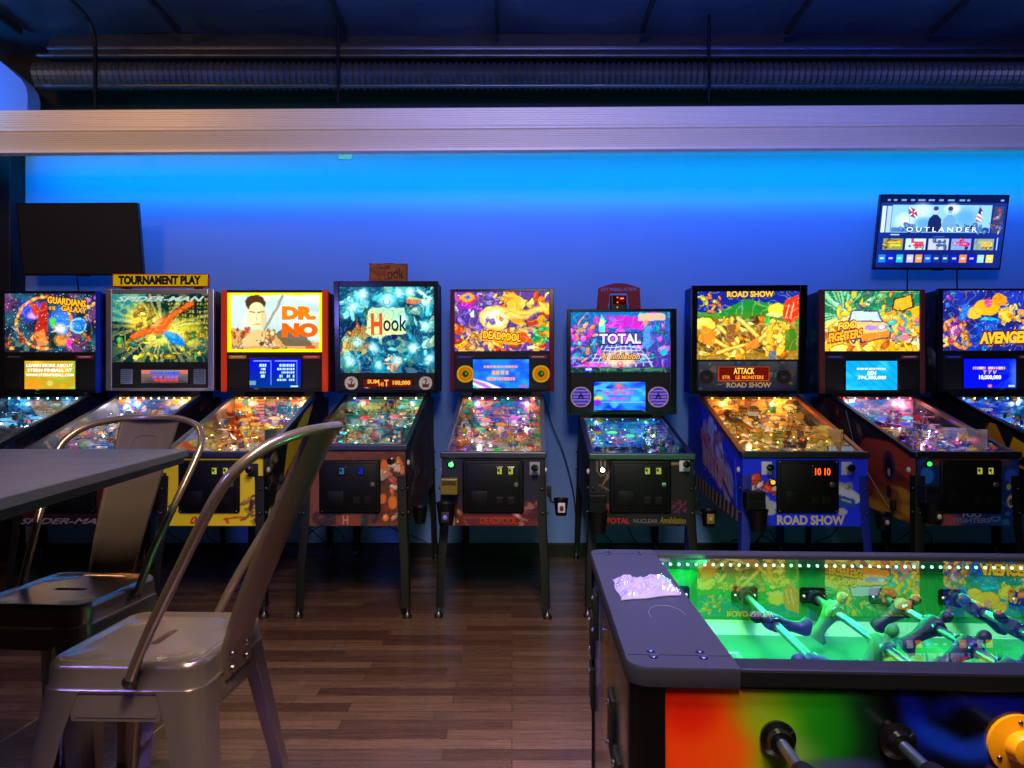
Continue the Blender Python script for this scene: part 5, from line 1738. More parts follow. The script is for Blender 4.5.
p = at(95.5, 105, 4.34)
xx = p.x
conduit([(xx, 2.2, 3.70), (xx, 3.6, 3.70), (xx, 4.2, 3.69), (xx, 4.29, 3.66), (xx, 4.33, 3.6), (xx, 4.34, 3.5), (xx, 4.34, 3.0)], .013, 'black conduit bending down from the ceiling at the left, above the dark television')
p = at(338, 105, 4.34)
conduit([(p.x, 4.34, 3.74), (p.x, 4.34, 3.0)], .011, 'straight black conduit above the small brown board')
p = at(709, 105, 4.34)
conduit([(p.x, 4.34, 3.74), (p.x, 4.34, 3.0)], .011, 'straight black conduit right of the middle, above the bright blue machine')
# little hook on the wall
m = MB()
p = at(345, 154, 4.84)
m.box(p.x - .05, 4.842, p.z - .04, p.x + .05, 4.85, p.z + .035, (.7, .72, .75), 'matte', .002)
m.lathe([(.001, 0), (.016, 0), (.014, .02), (.006, .03), (.001, .03)], (p.x - .02, 4.845, p.z + .01), (0, -1, 0), (.05, .05, .1), 'gloss', 12)
m.build('wall_plate', None, label='small pale plate with a dark knob on the wall just under the beam', category='wall plate')

# ---------------------------------------------------------------- televisions
def television(name, c, w, h, tilt, yaw, label, on):
    root = empty(name, c, yaw, label=label, category='television')
    rot = Matrix.Rotation(tilt, 4, 'X')
    m = MB(); m.xf = rot
    fr = (.03, .03, .035)
    m.box(-w / 2, 0, -h / 2, w / 2, .03, h / 2, fr, 'gloss', .004)
    m.box(-w * .3, .03, -h * .35, w * .3, .06, h * .25, fr, 'matte', .01)
    t = .008
    m.box(-w / 2, -.004, -h / 2, w / 2, .004, -h / 2 + t * 1.8, fr, 'gloss', .002)
    m.box(-w / 2, -.004, h / 2 - t, w / 2, .004, h / 2, fr, 'gloss', .002)
    m.box(-w / 2, -.004, -h / 2, -w / 2 + t, .004, h / 2, fr, 'gloss', .002)
    m.box(w / 2 - t, -.004, -h / 2, w / 2, .004, h / 2, fr, 'gloss', .002)
    m.box(-.03, -.003, -h / 2 - .006, .05, .01, -h / 2 + .002, fr, 'gloss', .002)
    m.build('housing', root)
    m = MB(); m.xf = rot
    x0, x1, z0, z1 = -w / 2 + t, w / 2 - t, -h / 2 + t * 1.8, h / 2 - t
    if not on:
        m.box(x0, -.002, z0, x1, .0, z1, (.10, .11, .13), 'matte')
    else:
        c_ = Cv(230, 130, (.06, .12, .5), 1.77, 61)
        c_.grad((.04, .1, .42), (.08, .2, .55)).cloud((.1, .2, .65), 2, .4, .8, .5)
        c_.rect(0, .9, 1, 1, (.04, .08, .3))
        for a, b in ((.05, .07), (.1, .125), (.16, .2), (.235, .265), (.29, .345), (.375, .42), (.455, .49), (.525, .58), (.62, .66), (.68, .7), (.945, .97)):
            c_.rect(a, .925, b, .95, (.5, .75, .95), .85)
        # banner with sky, flags and two plain standing figures
        c_.rect(.095, .49, .885, .87, (.55, .8, .98))
        sub = (.11, .52, .87, .84)
        c_.ell(.33, .8, .13, .09, (.85, .95, 1), .8, .9).ell(.68, .7, .16, .12, (.3, .6, .95), .7, .9).ell(.2, .65, .12, .1, (.9, .97, 1), .8, .9).ell(.57, .82, .1, .07, (.95, .98, 1), .8, .8).ell(.35, .62, .1, .07, (.25, .55, .9), .6, .9)
        c_.rect(.1, .5, .88, .56, (.15, .35, .65), .7).comic((.12, .5, .4, .6), [(.1, .25, .55), (.3, .5, .8)], 22, .01, .04).comic((.62, .5, .86, .6), [(.1, .25, .55), (.3, .5, .8)], 22, .01, .04)
        for x, hc, bc in ((.44, (.75, .8, .9), (.08, .15, .4)), (.555, (.55, .7, .85), (.4, .65, .85))):
            c_.ell(x, .8, .035, .05, hc, 1, .2).ell(x, .825, .037, .03, (.15, .25, .5), 1, .2).poly([(x - .06, .5), (x - .05, .68), (x - .015, .74), (x + .015, .74), (x + .05, .68), (x + .06, .5)], bc)
        # union flag, stars and stripes
        c_.poly([(.22, .85), (.235, .72), (.3, .68), (.285, .8)], (.1, .2, .55)).line((.225, .84), (.295, .69), .02, WH).line((.235, .73), (.285, .8), .02, WH).line((.228, .79), (.292, .74), .018, (.85, .1, .15)).line((.255, .82), (.265, .71), .018, (.85, .1, .15))
        c_.line((.215, .86), (.25, .56), .006, (.3, .4, .6)).line((.79, .86), (.765, .56), .006, (.3, .4, .6))
        for k in range(7):
            c_.poly([(.785 - k * .003, .84 - k * .026), (.815 - k * .002, .8 - k * .026), (.81, .775 - k * .024), (.78 - k * .003, .815 - k * .026)], (.85, .2, .25) if k % 2 == 0 else WH)
        c_.poly([(.785, .85), (.805, .81), (.8, .74), (.775, .76)], (.15, .2, .6))
        c_.rect(.84, .52, .865, .55, (.1, .2, .8))
        c_.rect(.015, .49, .045, .86, (.8, .9, 1)).rect(.055, .49, .09, .86, (.65, .8, .98)).rect(.9, .49, .98, .86, (.25, .25, .45)).comic((.91, .5, .98, .85), [(.8, .4, .4), (.3, .4, .7), (.8, .8, .8)], 26, .012, .04)
        c_.rect(.1, .455, .17, .47, (.75, .9, 1), .9).rect(.44, .43, .53, .44, (.4, .55, .9), .7)
        tile = [((.55, .6, .3), [(.9, .8, .2), (.2, .3, .3), (.8, .4, .2)]), ((.75, .9, .95), [(.9, .2, .35), (.2, .5, .8), (.95, .5, .3)]), ((.75, .8, .9), [(.2, .35, .6), (.85, .75, .5), (.4, .6, .9)]), ((.5, .65, .95), [(.9, .2, .5), (.1, .15, .3), (.9, .5, .4)]), ((.55, .65, .6), [(.9, .75, .3), (.2, .5, .7), (.8, .5, .2)])]
        for k, (bg, pp) in enumerate(tile):
            x = .045 + .182 * k
            c_.rect(x, .25, x + .16, .405, bg).comic((x + .012, .265, x + .15, .39), pp, 22, .008, .03)
            c_.rect(x + .06, .3, x + .145, .33, pp[0]).rect(x + .04, .345, x + .14, .365, pp[0], .9)
        cols = [(.1, .5, .9), (.05, .1, .95), (.1, .75, .95), (.75, .75, .95), (1, .6, .25), (.1, .35, .95), (.05, .2, .55), (.08, .25, .6), (.05, .1, .85), (1, .55, .25), (.05, .05, .85), (.6, .85, .95), (.95, .85, .3)]
        for k, cc in enumerate(cols):
            x = .02 + k * .071 + (.012 if k > 2 else 0)
            c_.rect(x, .075, x + .055, .18, cc).rect(x + .012, .12, x + .043, .14, (.9, .95, 1), .85)
        c_.rect(.955, .25, .965, .42, (.6, .8, 1))
        m.canvas(c_, (x0, -.001, z0), (x1 - x0, 0, 0), (0, 0, z1 - z0), 'glow')
        m.box(x0, .0, z0, x1, .002, z1, (.02, .02, .02))
        m.text('O U T L A N D E R', (x0 + (x1 - x0) * .5, -.003, z0 + (z1 - z0) * .535), (x1 - x0) * .56, .032, WH, 'glow', bold=.0)
    m.build('screen', root)
    m = MB()
    m.box(-.1, .2 - .01, -.1, .1, .2 + .02, .1, DK, 'matte', .004)
    m.tube([(0, .19, .0), (0, .06, 0)], .02, DK, 'matte', 10)
    m.build('wall_bracket', root)
    return root


television('television', at(80, 239.5, 4.63), .872, .505, R(8), R(-1), 'switched-off black television tilted from the wall at the left', False)
television('television', at(941, 232.5, 4.63), .918, .52, R(10), R(1), 'lit television showing a blue menu with flags, mounted on the wall at the right', True)
cable('television_cable', [at(77, 272, 4.72), at(77.5, 282, 4.8), at(79, 296, 4.82), at(79, 330, 4.82)], .005, 'black cable hanging below the switched-off television')
cable('television_cable', [at(907, 262, 4.74), at(907.5, 280, 4.81), at(907, 300, 4.82), at(907, 340, 4.82)], .005, 'left one of two cables hanging below the lit television')
cable('television_cable', [at(957, 262, 4.74), at(957, 280, 4.81), at(958, 300, 4.82), at(958, 340, 4.82)], .005, 'right one of two cables hanging below the lit television')


# ---------------------------------------------------------------- bar stools
def rsq(hx, hy, r, z, n=6, st=3):
    """rounded rectangle, same number of points whatever its size"""
    P = []
    for q, (sx, sy) in enumerate(((1, 1), (-1, 1), (-1, -1), (1, -1))):
        for k in range(n + 1):
            a = q * PI / 2 + k / n * PI / 2
            P.append((sx * (hx - r) + math.cos(a) * r, sy * (hy - r) + math.sin(a) * r, z))
        nx, ny = ((-1, 1), (-1, -1), (1, -1), (1, 1))[q]
        a0 = P[-1]
        nq = (q + 1) % 4
        sx2, sy2 = ((1, 1), (-1, 1), (-1, -1), (1, -1))[nq]
        a = nq * PI / 2
        b0 = (sx2 * (hx - r) + math.cos(a) * r, sy2 * (hy - r) + math.sin(a) * r, z)
        for k in range(1, st + 1):
            t = k / (st + 1)
            P.append(tuple(a0[i] * (1 - t) + b0[i] * t for i in range(3)))
    return P


def make_stool():
    root = empty('bar_stool', (0, 0, 0), 0)
    gm = (.56, .49, .43)
    SH = .66
    h = .155
    m = MB()
    # seat pan: slot, recessed face, raised rim, rolled edge, skirt, inside
    slot = [(x, y, z) for x, y, z in rsq(.0095, .044, .0093, SH - .004)]
    rings = [[(x, y, SH - .02) for x, y, z in slot], [(x, y, SH - .006) for x, y, z in slot], [(x * 1.15, y * 1.03, SH - .0035) for x, y, z in slot],
             rsq(h * .55, h * .6, .04, SH - .004), rsq(h - .022, h - .022, .03, SH - .004), rsq(h - .016, h - .016, .032, SH + .001), rsq(h - .008, h - .008, .036, SH + .002),
             rsq(h - .001, h - .001, .04, SH - .003), rsq(h + .002, h + .002, .042, SH - .012), rsq(h + .003, h + .003, .042, SH - .045), rsq(h + .006, h + .006, .043, SH - .05), rsq(h + .005, h + .005, .043, SH - .056),
             rsq(h - .001, h - .001, .04, SH - .055), rsq(h - .002, h - .002, .04, SH - .02), rsq(h - .02, h - .02, .03, SH - .008), rsq(.03, .08, .02, SH - .008), [(x, y, SH - .02) for x, y, z in slot]]
    m.loft(rings, gm, 'powder', caps=False)
    m.build('seat', root)
    # apron between the legs
    m = MB()
    for q in range(4):
        M4 = Matrix.Rotation(q * PI / 2, 4, 'Z')
        m.xf = M4
        m.prism([(h + .002, -.1, SH - .05), (h + .002, .1, SH - .05), (h + .012, .085, SH - .105), (h + .012, -.085, SH - .105)], (-.004, 0, 0), gm, 'powder')
        m.prism([(h + .0045, -.092, SH - .06), (h + .0045, .092, SH - .06), (h + .012, .078, SH - .098), (h + .012, -.078, SH - .098)], (-.002, 0, 0), gm, 'powder')
    m.xf = None
    m.build('apron', root)
    # legs: rounded corner channels, splayed and tapering
    for sx in (-1, 1):
        for sy in (-1, 1):
            m = MB()

            def ring(z, off, w, r, t=.003):
                P = []
                out = [(w, 0)] + [(r - r * math.sin(a), r - r * math.cos(a)) for a in [k / 6 * PI / 2 for k in range(7)]] + [(0, w)]
                inn = [(w, t)] + [(r - (r - t) * math.sin(a), r - (r - t) * math.cos(a)) for a in [k / 6 * PI / 2 for k in range(7)]] + [(t, w)]
                for a, b in out + inn[::-1]:
                    P.append((sx * (off - a), sy * (off - b), z))
                return P
            m.loft([ring(SH - .052, h + .006, .085, .042), ring(SH - .12, h + .014, .07, .038), ring(.3, h + .048, .055, .03), ring(.02, h + .078, .045, .024), ring(.0, h + .08, .044, .023)], gm, 'powder')
            leg = m.build('leg', root)
            f = MB(); f.box(sx * (h + .08) - sx * .04, sy * (h + .08) - sy * .04, 0, sx * (h + .082), sy * (h + .082), .02, BLK, 'black_vinyl', .006)
            f.build('foot_cap', leg)
    # foot rests
    for q in range(4):
        m = MB(); m.xf = Matrix.Rotation(q * PI / 2, 4, 'Z')
        zz = .21 if q % 2 else .25
        o_ = h + .048
        m.prism([(o_ - .002, -o_ + .03, zz), (o_ - .006, -o_ + .03, zz + .03), (o_ - .006, o_ - .03, zz + .03), (o_ - .002, o_ - .03, zz)], (-.006, 0, 0), gm, 'powder')
        m.build('foot_rest', root)
    # central splat, pressed sheet; b is the backward direction (+x)
    m = MB()
    prof = [(.163, .590), (.163, .625), (.170, .66), (.20, .74), (.245, .845), (.29, .95), (.33, 1.035), (.352, 1.085), (.362, 1.105)]
    rings = []
    for b, z in prof:
        t = (z - .59) / .515
        w = .06 + .037 * max(0, t) ** .8
        P = []
        K = 8
        for k in range(K + 1):
            s = -1 + 2 * k / K
            cv = .010 * (s * s) * min(1, t * 2.5)
            P.append((b - cv, s * w, z))
        P.append((b - .010 * min(1, t * 2.5) - .008, w * 1.0, z + .001))
        Q = [(x + .003, y * .99, zz) for x, y, zz in P[::-1]]
        F_ = (P[0][0] - .008, -w, z + .001)
        rings.append([F_] + P + Q)
    m.loft(rings, gm, 'powder')
    # pressed arch near the top
    arch = []
    for k in range(17):
        a = PI * k / 16
        y = .045 * math.cos(a)
        zz = 1.03 + .026 * (math.sin(a) ** .5 if math.sin(a) > 0 else 0)
        b = .29 + (zz - .95) * .47
        arch.append((b - .001 - .004 * (y / .09) ** 2, y, zz))
    arch = [(arch[0][0] - .012, .047, 1.005)] + arch + [(arch[-1][0] - .012, -.047, 1.005)]
    m.tube(arch, .0022, gm, 'powder', 6)
    for y in (-.035, .035):
        for z in (.605, .635):
            m.lathe([(.001, 0), (.009, 0), (.008, .004), (.001, .005)], (.167, y, z), (1, 0, 0), (.6, .57, .55), 'metal', 10)
    m.build('back_splat', root)
    # hoop
    half = [(.03, .163, .628), (.036, .170, .65), (.08, .182, .742), (.155, .206, .875), (.222, .226, .99), (.262, .222, 1.045), (.305, .185, 1.085), (.342, .12, 1.105), (.366, .05, 1.112), (.370, 0, 1.113)]
    P = [Vector(p) for p in half] + [Vector((p[0], -p[1], p[2])) for p in half[-2::-1]]
    out = []
    for i in range(len(P) - 1):
        p0 = P[max(i - 1, 0)]; p1 = P[i]; p2 = P[i + 1]; p3 = P[min(i + 2, len(P) - 1)]
        for k in range(5):
            t = k / 5
            out.append(.5 * ((2 * p1) + (p2 - p0) * t + (2 * p0 - 5 * p1 + 4 * p2 - p3) * t * t + (3 * p1 - p0 - 3 * p2 + p3) * t ** 3))
    out.append(P[-1])
    m = MB()
    m.tube(out, .0105, gm, 'powder', 14)
    m.build('back_hoop', root)
    for s in (-1, 1):
        m = MB()
        m.lathe([(.001, 0), (.013, 0), (.013, .003), (.008, .004), (.007, .009), (.001, .01)], (.03, s * .171, .632), (0, s, 0), (.6, .56, .52), 'metal', 14)
        m.build('bolt', root)
    return root


st = make_stool()
st.location = (-.755, 1.41, 0); st.rotation_euler = (0, 0, R(-1.5))
st['label'] = 'gunmetal bar stool nearest the camera, its back leaning to the right'
st['category'] = 'bar stool'; st['group'] = 'metal bar stools'
s2 = copy_tree(st)
s2.location = (-1.20, 1.765, 0); s2.rotation_euler = (0, 0, R(86))
s2['label'] = 'gunmetal bar stool behind the tabletop, its broad back facing the camera'

# ---------------------------------------------------------------- high table
root = empty('high_table', (-1.42, 1.15, 0), 0, label='high table with a thin dark top at the left edge', category='table')
m = MB()
ZT = 1.035
quad = [(-.886, 1.79), (-.690, .80), (-1.95, .70), (-2.0, 1.79)]
q2 = []
n = len(quad)
for i in range(n):
    p = Vector(quad[i]); a = (Vector(quad[i - 1]) - p).normalized(); b = (Vector(quad[(i + 1) % n]) - p).normalized()
    for k in range(5):
        t = k / 4
        r_ = .02
        q2.append(p + a * r_ * (1 - t) ** 2 + b * r_ * t ** 2)
off = Vector((-1.42, 1.15))
surf('table_top', .45, spec=.4, bump=.12, bscale=120, rvar=.08)
top = [tuple(p - off) for p in q2]
m.loft([[(x, y, ZT - .018) for x, y in top], [(x, y, ZT - .002) for x, y in top], [(x * .998, y * .998, ZT) for x, y in top]], (.25, .235, .27), 'table_top', smooth=False)
m.build('tabletop', root)
m = MB()
m.loft([[(x * .985, y * .985, ZT - .036) for x, y in top], [(x * .985, y * .985, ZT - .018) for x, y in top]], (.05, .05, .06), 'matte', smooth=False)
m.build('under_frame', root)
m = MB()
m.cyl((0, 0, .03), (0, 0, ZT - .036), .038, (.04, .04, .045), 'powder', 20)
m.build('pedestal', root)
m = MB()
m.box(-.3, -.035, .0, .3, .035, .03, (.04, .04, .045), 'powder', .01); m.box(-.035, -.3, .0, .035, .3, .03, (.04, .04, .045), 'powder', .01)
m.build('base', root)

# ---------------------------------------------------------------- foosball table
FA = R(-2.5)
root = empty('foosball_table', (.922, 1.197, 0), FA, label='foosball table with green-lit field, in the right foreground', category='foosball table')
FX, FY, FT = .75, .35, .808
ends = []
for s in (-1, 1):
    m = MB()
    r_ = .032
    pts = [(s * .60, -FY), ]
    pts += [(s * (FX - r_ + r_ * math.sin(a)), -FY + r_ - r_ * math.cos(a)) for a in [k / 8 * PI / 2 for k in range(9)]]
    pts += [(s * (FX - r_ + r_ * math.cos(a)), FY - r_ + r_ * math.sin(a)) for a in [k / 8 * PI / 2 for k in range(9)]]
    pts += [(s * .60, FY)]
    if s < 0:
        pts = pts[::-1]
    m.loft([[(x, y, FT - .026) for x, y in pts], [(x, y, FT - .004) for x, y in pts], [(x * .998, y * .995, FT) for x, y in pts]], (.14, .14, .17), 'black_vinyl', smooth=False)
    for y in (-FY + .045, FY - .045):
        m.box(s * .60, y - .0006, FT - .0004, s * .745, y + .0006, FT + .0005, (.05, .05, .06))
        for x in (.64, .71):
            for d in (-.011, .011):
                m.lathe([(.001, 0), (.0065, 0), (.006, .002), (.004, .003), (.001, .0032)], (s * x, y + d + .003, FT), (0, 0, 1), (.5, .5, .55), 'metal', 10)
    if s < 0:
        m.tube([(s * .655 + .03 * math.cos(a), -.13 + .05 * math.sin(a), FT + .0003) for a in [k / 20 * PI * 1.1 for k in range(21)]], .0006, (.3, .3, .36), 'matte', 4)
    m.build('end_cap', root)
m = MB(); m.box(-.60, -FY, FT - .026, .60, -.308, FT, (.07, .07, .08), 'black_vinyl', .004); m.build('front_rail', root)
m = MB(); m.box(-.60, .31, FT - .026, .60, FY, FT, (.11, .11, .12), 'black_vinyl', .004)
m.build('rear_rail', root)
# body panels
m = MB()
m.box(-.715, -.342, .27, .715, -.325, FT - .027, (.04, .04, .045)); m.box(-.715, .325, .27, .715, .342, FT - .027, (.04, .04, .045))
for s in (-1, 1):
    m.box(s * .742, -.33, .27, s * .725, .33, FT - .027, (.04, .04, .045))
m.box(-.72, -.33, .27, .72, .33, .29, (.04, .04, .045))
m.build('body', root)
for sx in (-1, 1):
    for sy in (-1, 1):
        m = MB()
        pp = [(sx * .70, sy * .348), (sx * .718, sy * .348)] + [(sx * (.718 + .03 * math.sin(a)), sy * (.318 + .03 * math.cos(a))) for a in [k / 8 * PI / 2 for k in range(9)]] + [(sx * .748, sy * .30), (sx * .70, sy * .30)]
        m.loft([[(x, y, z) for x, y in pp] for z in (.25, FT - .027)], (.03, .03, .034), 'gloss')
        m.box(sx * .745 - sx * .045, sy * .345 - sy * .045, .03, sx * .742, sy * .342, .25, (.05, .05, .055), 'powder', .008)
        m.cyl((sx * .72, sy * .32, 0), (sx * .72, sy * .32, .035), .03, BLK, 'black_vinyl', 16)
        m.build('corner_post', root)
# printed front panel: blurred colour lights fading to a dark blue swirl
c = Cv(260, 90, (.02, .02, .03), 2.8, 71)
xs = c.X / c.asp * 1.40     # metres from the left edge
stops = [(0, (.93, .12, .02)), (.045, (.95, .22, .02)), (.085, (.95, .42, .05)), (.115, (.80, .55, .06)), (.14, (.50, .62, .05)), (.18, (.35, .62, .06)), (.225, (.10, .48, .06)), (.26, (.03, .22, .08)), (.30, (.01, .02, .05)), (.36, (.01, .02, .06)), (1.4, (.01, .03, .15))]
for ch in range(3):
    c.A[..., ch] = np.interp(xs, [s_[0] for s_ in stops], [s_[1][ch] for s_ in stops])
k_ = 1 / 1.4
c.ell(.05 * k_, .85, .13, .13, (.98, .30, .04), .8, .5).ell(.035 * k_, .93, .07, .06, (.90, .05, .03), .6, 1.)
c.ell(.145 * k_, .93, .09, .07, (.55, .72, .08), .7, .9).ell(.205 * k_, .97, .08, .07, (.12, .60, .08), .7, .9).ell(.18 * k_, .84, .06, .035, (.60, .68, .40), .6, 1.).ell(.22 * k_, .88, .07, .06, (.05, .5, .08), .6, .9)
blu = Cv(260, 90, (0, 0, 0), 2.8, 72)
sw = blu.noise(6) * .6 + blu.noise(13) * .4
mk_ = np.clip((xs - .3) / .12, 0, 1) * np.clip((sw - .42) / .25, 0, 1)
c.mix(mk_, (.03, .12, .75))
for (ex, ey, ew, eh, ec, ea, er) in ((.33, .95, .03, .11, (.02, .1, .65), .8, .3), (.37, .87, .09, .03, (.05, .25, .85), .8, -.5), (.46, .865, .12, .028, (.1, .4, .95), .8, .1), (.46, .89, .10, .02, (.05, .2, .8), .8, .15), (.43, .97, .16, .035, (.03, .08, .7), .8, .1), (.56, .93, .14, .05, (.04, .12, .8), .7, .3), (.41, .84, .10, .02, (.08, .2, .8), .6, -.2)):
    c.ell(ex * k_, ey, ew, eh, ec, ea, .9, er)
c.ell(.52 * k_, .985, .02, .03, (.75, .5, .7), .9, .6).ell(.44 * k_, .80, .03, .012, (.6, .3, .7), .8, .8).ell(.24 * k_, .8, .1, .02, (.3, .25, .6), .7, .9)
c.ell(.4 * k_, .93, .05, .035, (.01, .01, .04), .9, .8)
m = MB(); m.canvas(c, (-.703, -.3435, .275), (1.406, 0, 0), (0, 0, .504), 'gloss'); m.build('front_panel_art', root)
# printed left side
c = Cv(90, 70, (.10, .16, .3), 1.3, 73)
c.poly([(0, 1), (.55, 1), (.35, .45), (0, .6)], (.1, .35, .6)).poly([(.05, 1), (.3, 1), (.25, .6), (.1, .5)], (.55, .6, .65)).poly([(.35, .95), (.75, .95), (.6, .2), (.4, .1)], (.45, .28, .12))
c.comic((.35, .1, .8, .95), [(.5, .35, .15), (.3, .18, .1), (.6, .5, .3)], 90, .02, .06).poly([(.8, 1), (1, 1), (1, 0), (.9, .0)], (.3, .32, .15)).cloud((.6, .55, .5), 6, .55, .8, .5)
for k in range(14):
    c.poly([(.45, .1 + k * .06), (.52, .13 + k * .06), (.45, .16 + k * .06), (.38, .13 + k * .06)], (.7, .5, .2), .8)
m = MB(); m.canvas(c, (-.7435, .30, .28), (0, -.60, 0), (0, 0, .48), 'gloss')
m.build('side_panel_art', root)
for y, z in ((-.12, .62), (-.12, .45), (-.2, .56), (.2, .7), (.3, .62), (.3, .5)):
    m = MB()
    m.box(-.752, y - .03, z - .05, -.742, y + .03, z + .05, (.03, .03, .03), 'matte', .004)
    for d in (-.035, .035):
        m.ball((-.753, y, z + d), .005, (.7, .7, .7), 'metal', 4)
    m.build('bracket', root)
# field
FZ = .625
c = Cv(150, 76, (.02, .48, .14), 2.0, 74)
wl = (.45, .9, .6)
c.line((.5, 0), (.5, 1), .01, wl).ring(.5, .5, .18, .006, wl)
for s in (0, 1):
    a = lambda v: v if s == 0 else 1 - v
    c.line((a(.0), .2), (a(.13), .2), .01, wl).line((a(.13), .2), (a(.13), .8), .01, wl).line((a(.0), .8), (a(.13), .8), .01, wl)
    c.line((a(.01), .02), (a(.01), .98), .01, wl)
c.line((0, .015), (1, .015), .01, wl).line((0, .985), (1, .985), .01, wl)
m = MB(); m.canvas(c, (-.60, -.308, FZ), (1.2, 0, 0), (0, .616, 0), 'matte'); m.box(-.60, -.308, FZ - .012, .60, .308, FZ - .002, (.1, .1, .1)); m.build('field', root)
m = MB()
green_lit = (.10, .60, .26)  # white walls coloured green to carry the tape's light
m.box(-.60, .308, FZ, .60, .322, FT - .028, green_lit, 'gloss'); m.box(-.60, -.322, FZ, .60, -.308, FT - .028, green_lit, 'gloss')
for s in (-1, 1):
    m.box(s * .60, -.31, FZ, s * .61, .31, FT - .028, green_lit, 'gloss')
m.prism([(-.60, .30, FZ + .001), (.60, .30, FZ + .001), (.60, .308, FZ + .03), (-.60, .308, FZ + .03)], (0, .001, 0), wl, 'gloss')
m.build('inner_walls', root)
m = MB(); m.add([(-.60, -.308, FT - .006), (.60, -.308, FT - .006), (.60, .31, FT - .006), (-.60, .31, FT - .006)], [(0, 1, 2, 3)], WH, 'table_glass'); m.build('top_glass', root)
# led tape
m = MB()
m.box(-.60, .300, FT - .034, .60, .309, FT - .012, (.05, .2, .1), 'matte')
for k in range(60):
    x = -.585 + k * 1.17 / 59
    m.ball((x, .2985, FT - .022), .0033, (.5, 1, .75), 'glow_led', 4)
m.build('led_tape', root)


def player(th, col, parent, x, y):
    """one foosball figure; th is its swing about the rod"""
    m = MB()
    m.xf = Matrix.Translation((x, y, .715)) @ Matrix.Rotation(th, 4, 'Y')
    secs = [(-.074, .016, .014, .006), (-.066, .019, .014, .006), (-.054, .011, .013, .0), (-.04, .010, .012, 0), (-.024, .012, .015, 0), (-.008, .016, .020, 0), (.006, .016, .025, 0), (.014, .014, .023, 0), (.019, .007, .009, 0), (.022, .007, .008, 0)]
    rings = []
    for z, a, b, o_ in secs:
        rings.append([(o_ + math.copysign(abs(math.cos(t)) ** .6, math.cos(t)) * a, math.copysign(abs(math.sin(t)) ** .6, math.sin(t)) * b, z) for t in [2 * PI * k / 14 for k in range(14)]])
    m.loft(rings, col, 'matte')
    m.ball((.001, 0, .033), .0115, col, 'matte', 7, 1.2)
    m.lathe([(.001, -.024), (.014, -.024), (.014, .024), (.001, .024)], (0, 0, 0), (0, 1, 0), col, 'gloss', 14)
    for s in ():
        m.loft([[(a_ * .005 + .0, s * (.02 + t * .004) + b_ * .004, .008 - t * .032) for a_, b_ in ((1, 1), (-1, 1), (-1, -1), (1, -1))] for t in (0, .5, 1)], col, 'gloss')
    m.build('player', parent)


navy = (.04, .08, .25); pale = (.12, .48, .16); dark = (.03, .04, .05)
rods = [(navy, [.04], -.5), (navy, [.12, -.10], -1.35), (pale, [.20, .0, -.19], .6), (dark, [.22, .11, .0, -.11, -.22], .95), (dark, [.22, .11, -.02, -.13, -.23], -.9), (pale, [.19, -.02, -.2], .4), (navy, [.1, -.12], .2), (pale, [.0], 0)]
for k, (col, ys, th) in enumerate(rods):
    x = -.55 + .157 * k
    m = MB()
    push = (.0, .02, -.02, .04, -.03, .01, 0, 0)[k]
    m.tube([(x, -.47 + push, .715), (x, .43 + push, .715)], .0079, (.5, .56, .53), 'brushed', 14)
    rod = m.build('rod', root)
    for y in ys:
        player(th, col, rod, x, y)
    m = MB()
    m.lathe([(.001, 0), (.013, 0), (.016, .012), (.0165, .10), (.013, .115), (.001, .118)], (x, -.425 + push * .3, .715), (0, -1, 0), (.03, .03, .035), 'black_vinyl', 16)
    m.build('grip', rod)
    for y in (-.285, .285):
        m = MB(); m.lathe([(.0085, 0), (.016, 0), (.017, .014), (.0085, .016)], (x, y - .008, .715), (0, 1, 0), (.04, .04, .05), 'black_vinyl', 14); m.build('bumper_ring', rod)
    m = MB()
    if k == 2:
        m.lathe([(.0085, 0), (.040, 0), (.040, .005), (.022, .009), (.018, .022), (.0085, .024)], (x, -.3435, .713), (0, -1, 0), (.95, .62, .06), 'gloss', 30)
        for a in (PI * .5, PI * 1.17, PI * 1.83):
            m.ball((x + .031 * math.cos(a), -.3495, .713 + .031 * math.sin(a)), .0036, (.55, .45, .3), 'metal', 5)
    else:
        m.lathe([(.0085, 0), (.023, 0), (.024, .006), (.017, .010), (.015, .018), (.0085, .02)], (x, -.3435, .715), (0, -1, 0), (.04, .04, .045), 'gloss', 26)
    m.build('rod_bearing', root)
    m = MB()
    m.box(x - .03, .300, .698, x + .03, .309, .734, (.03, .05, .05), 'gloss', .006)
    m.lathe([(.0085, 0), (.015, 0), (.015, .006), (.0085, .006)], (x, .301, .715), (0, -1, 0), (.1, .1, .1), 'gloss', 14)
    for d in (-.022, .022):
        m.ball((x + d, .2995, .715), .003, (.8, .85, .8), 'gloss', 5)
    m.build('bearing_plate', root)

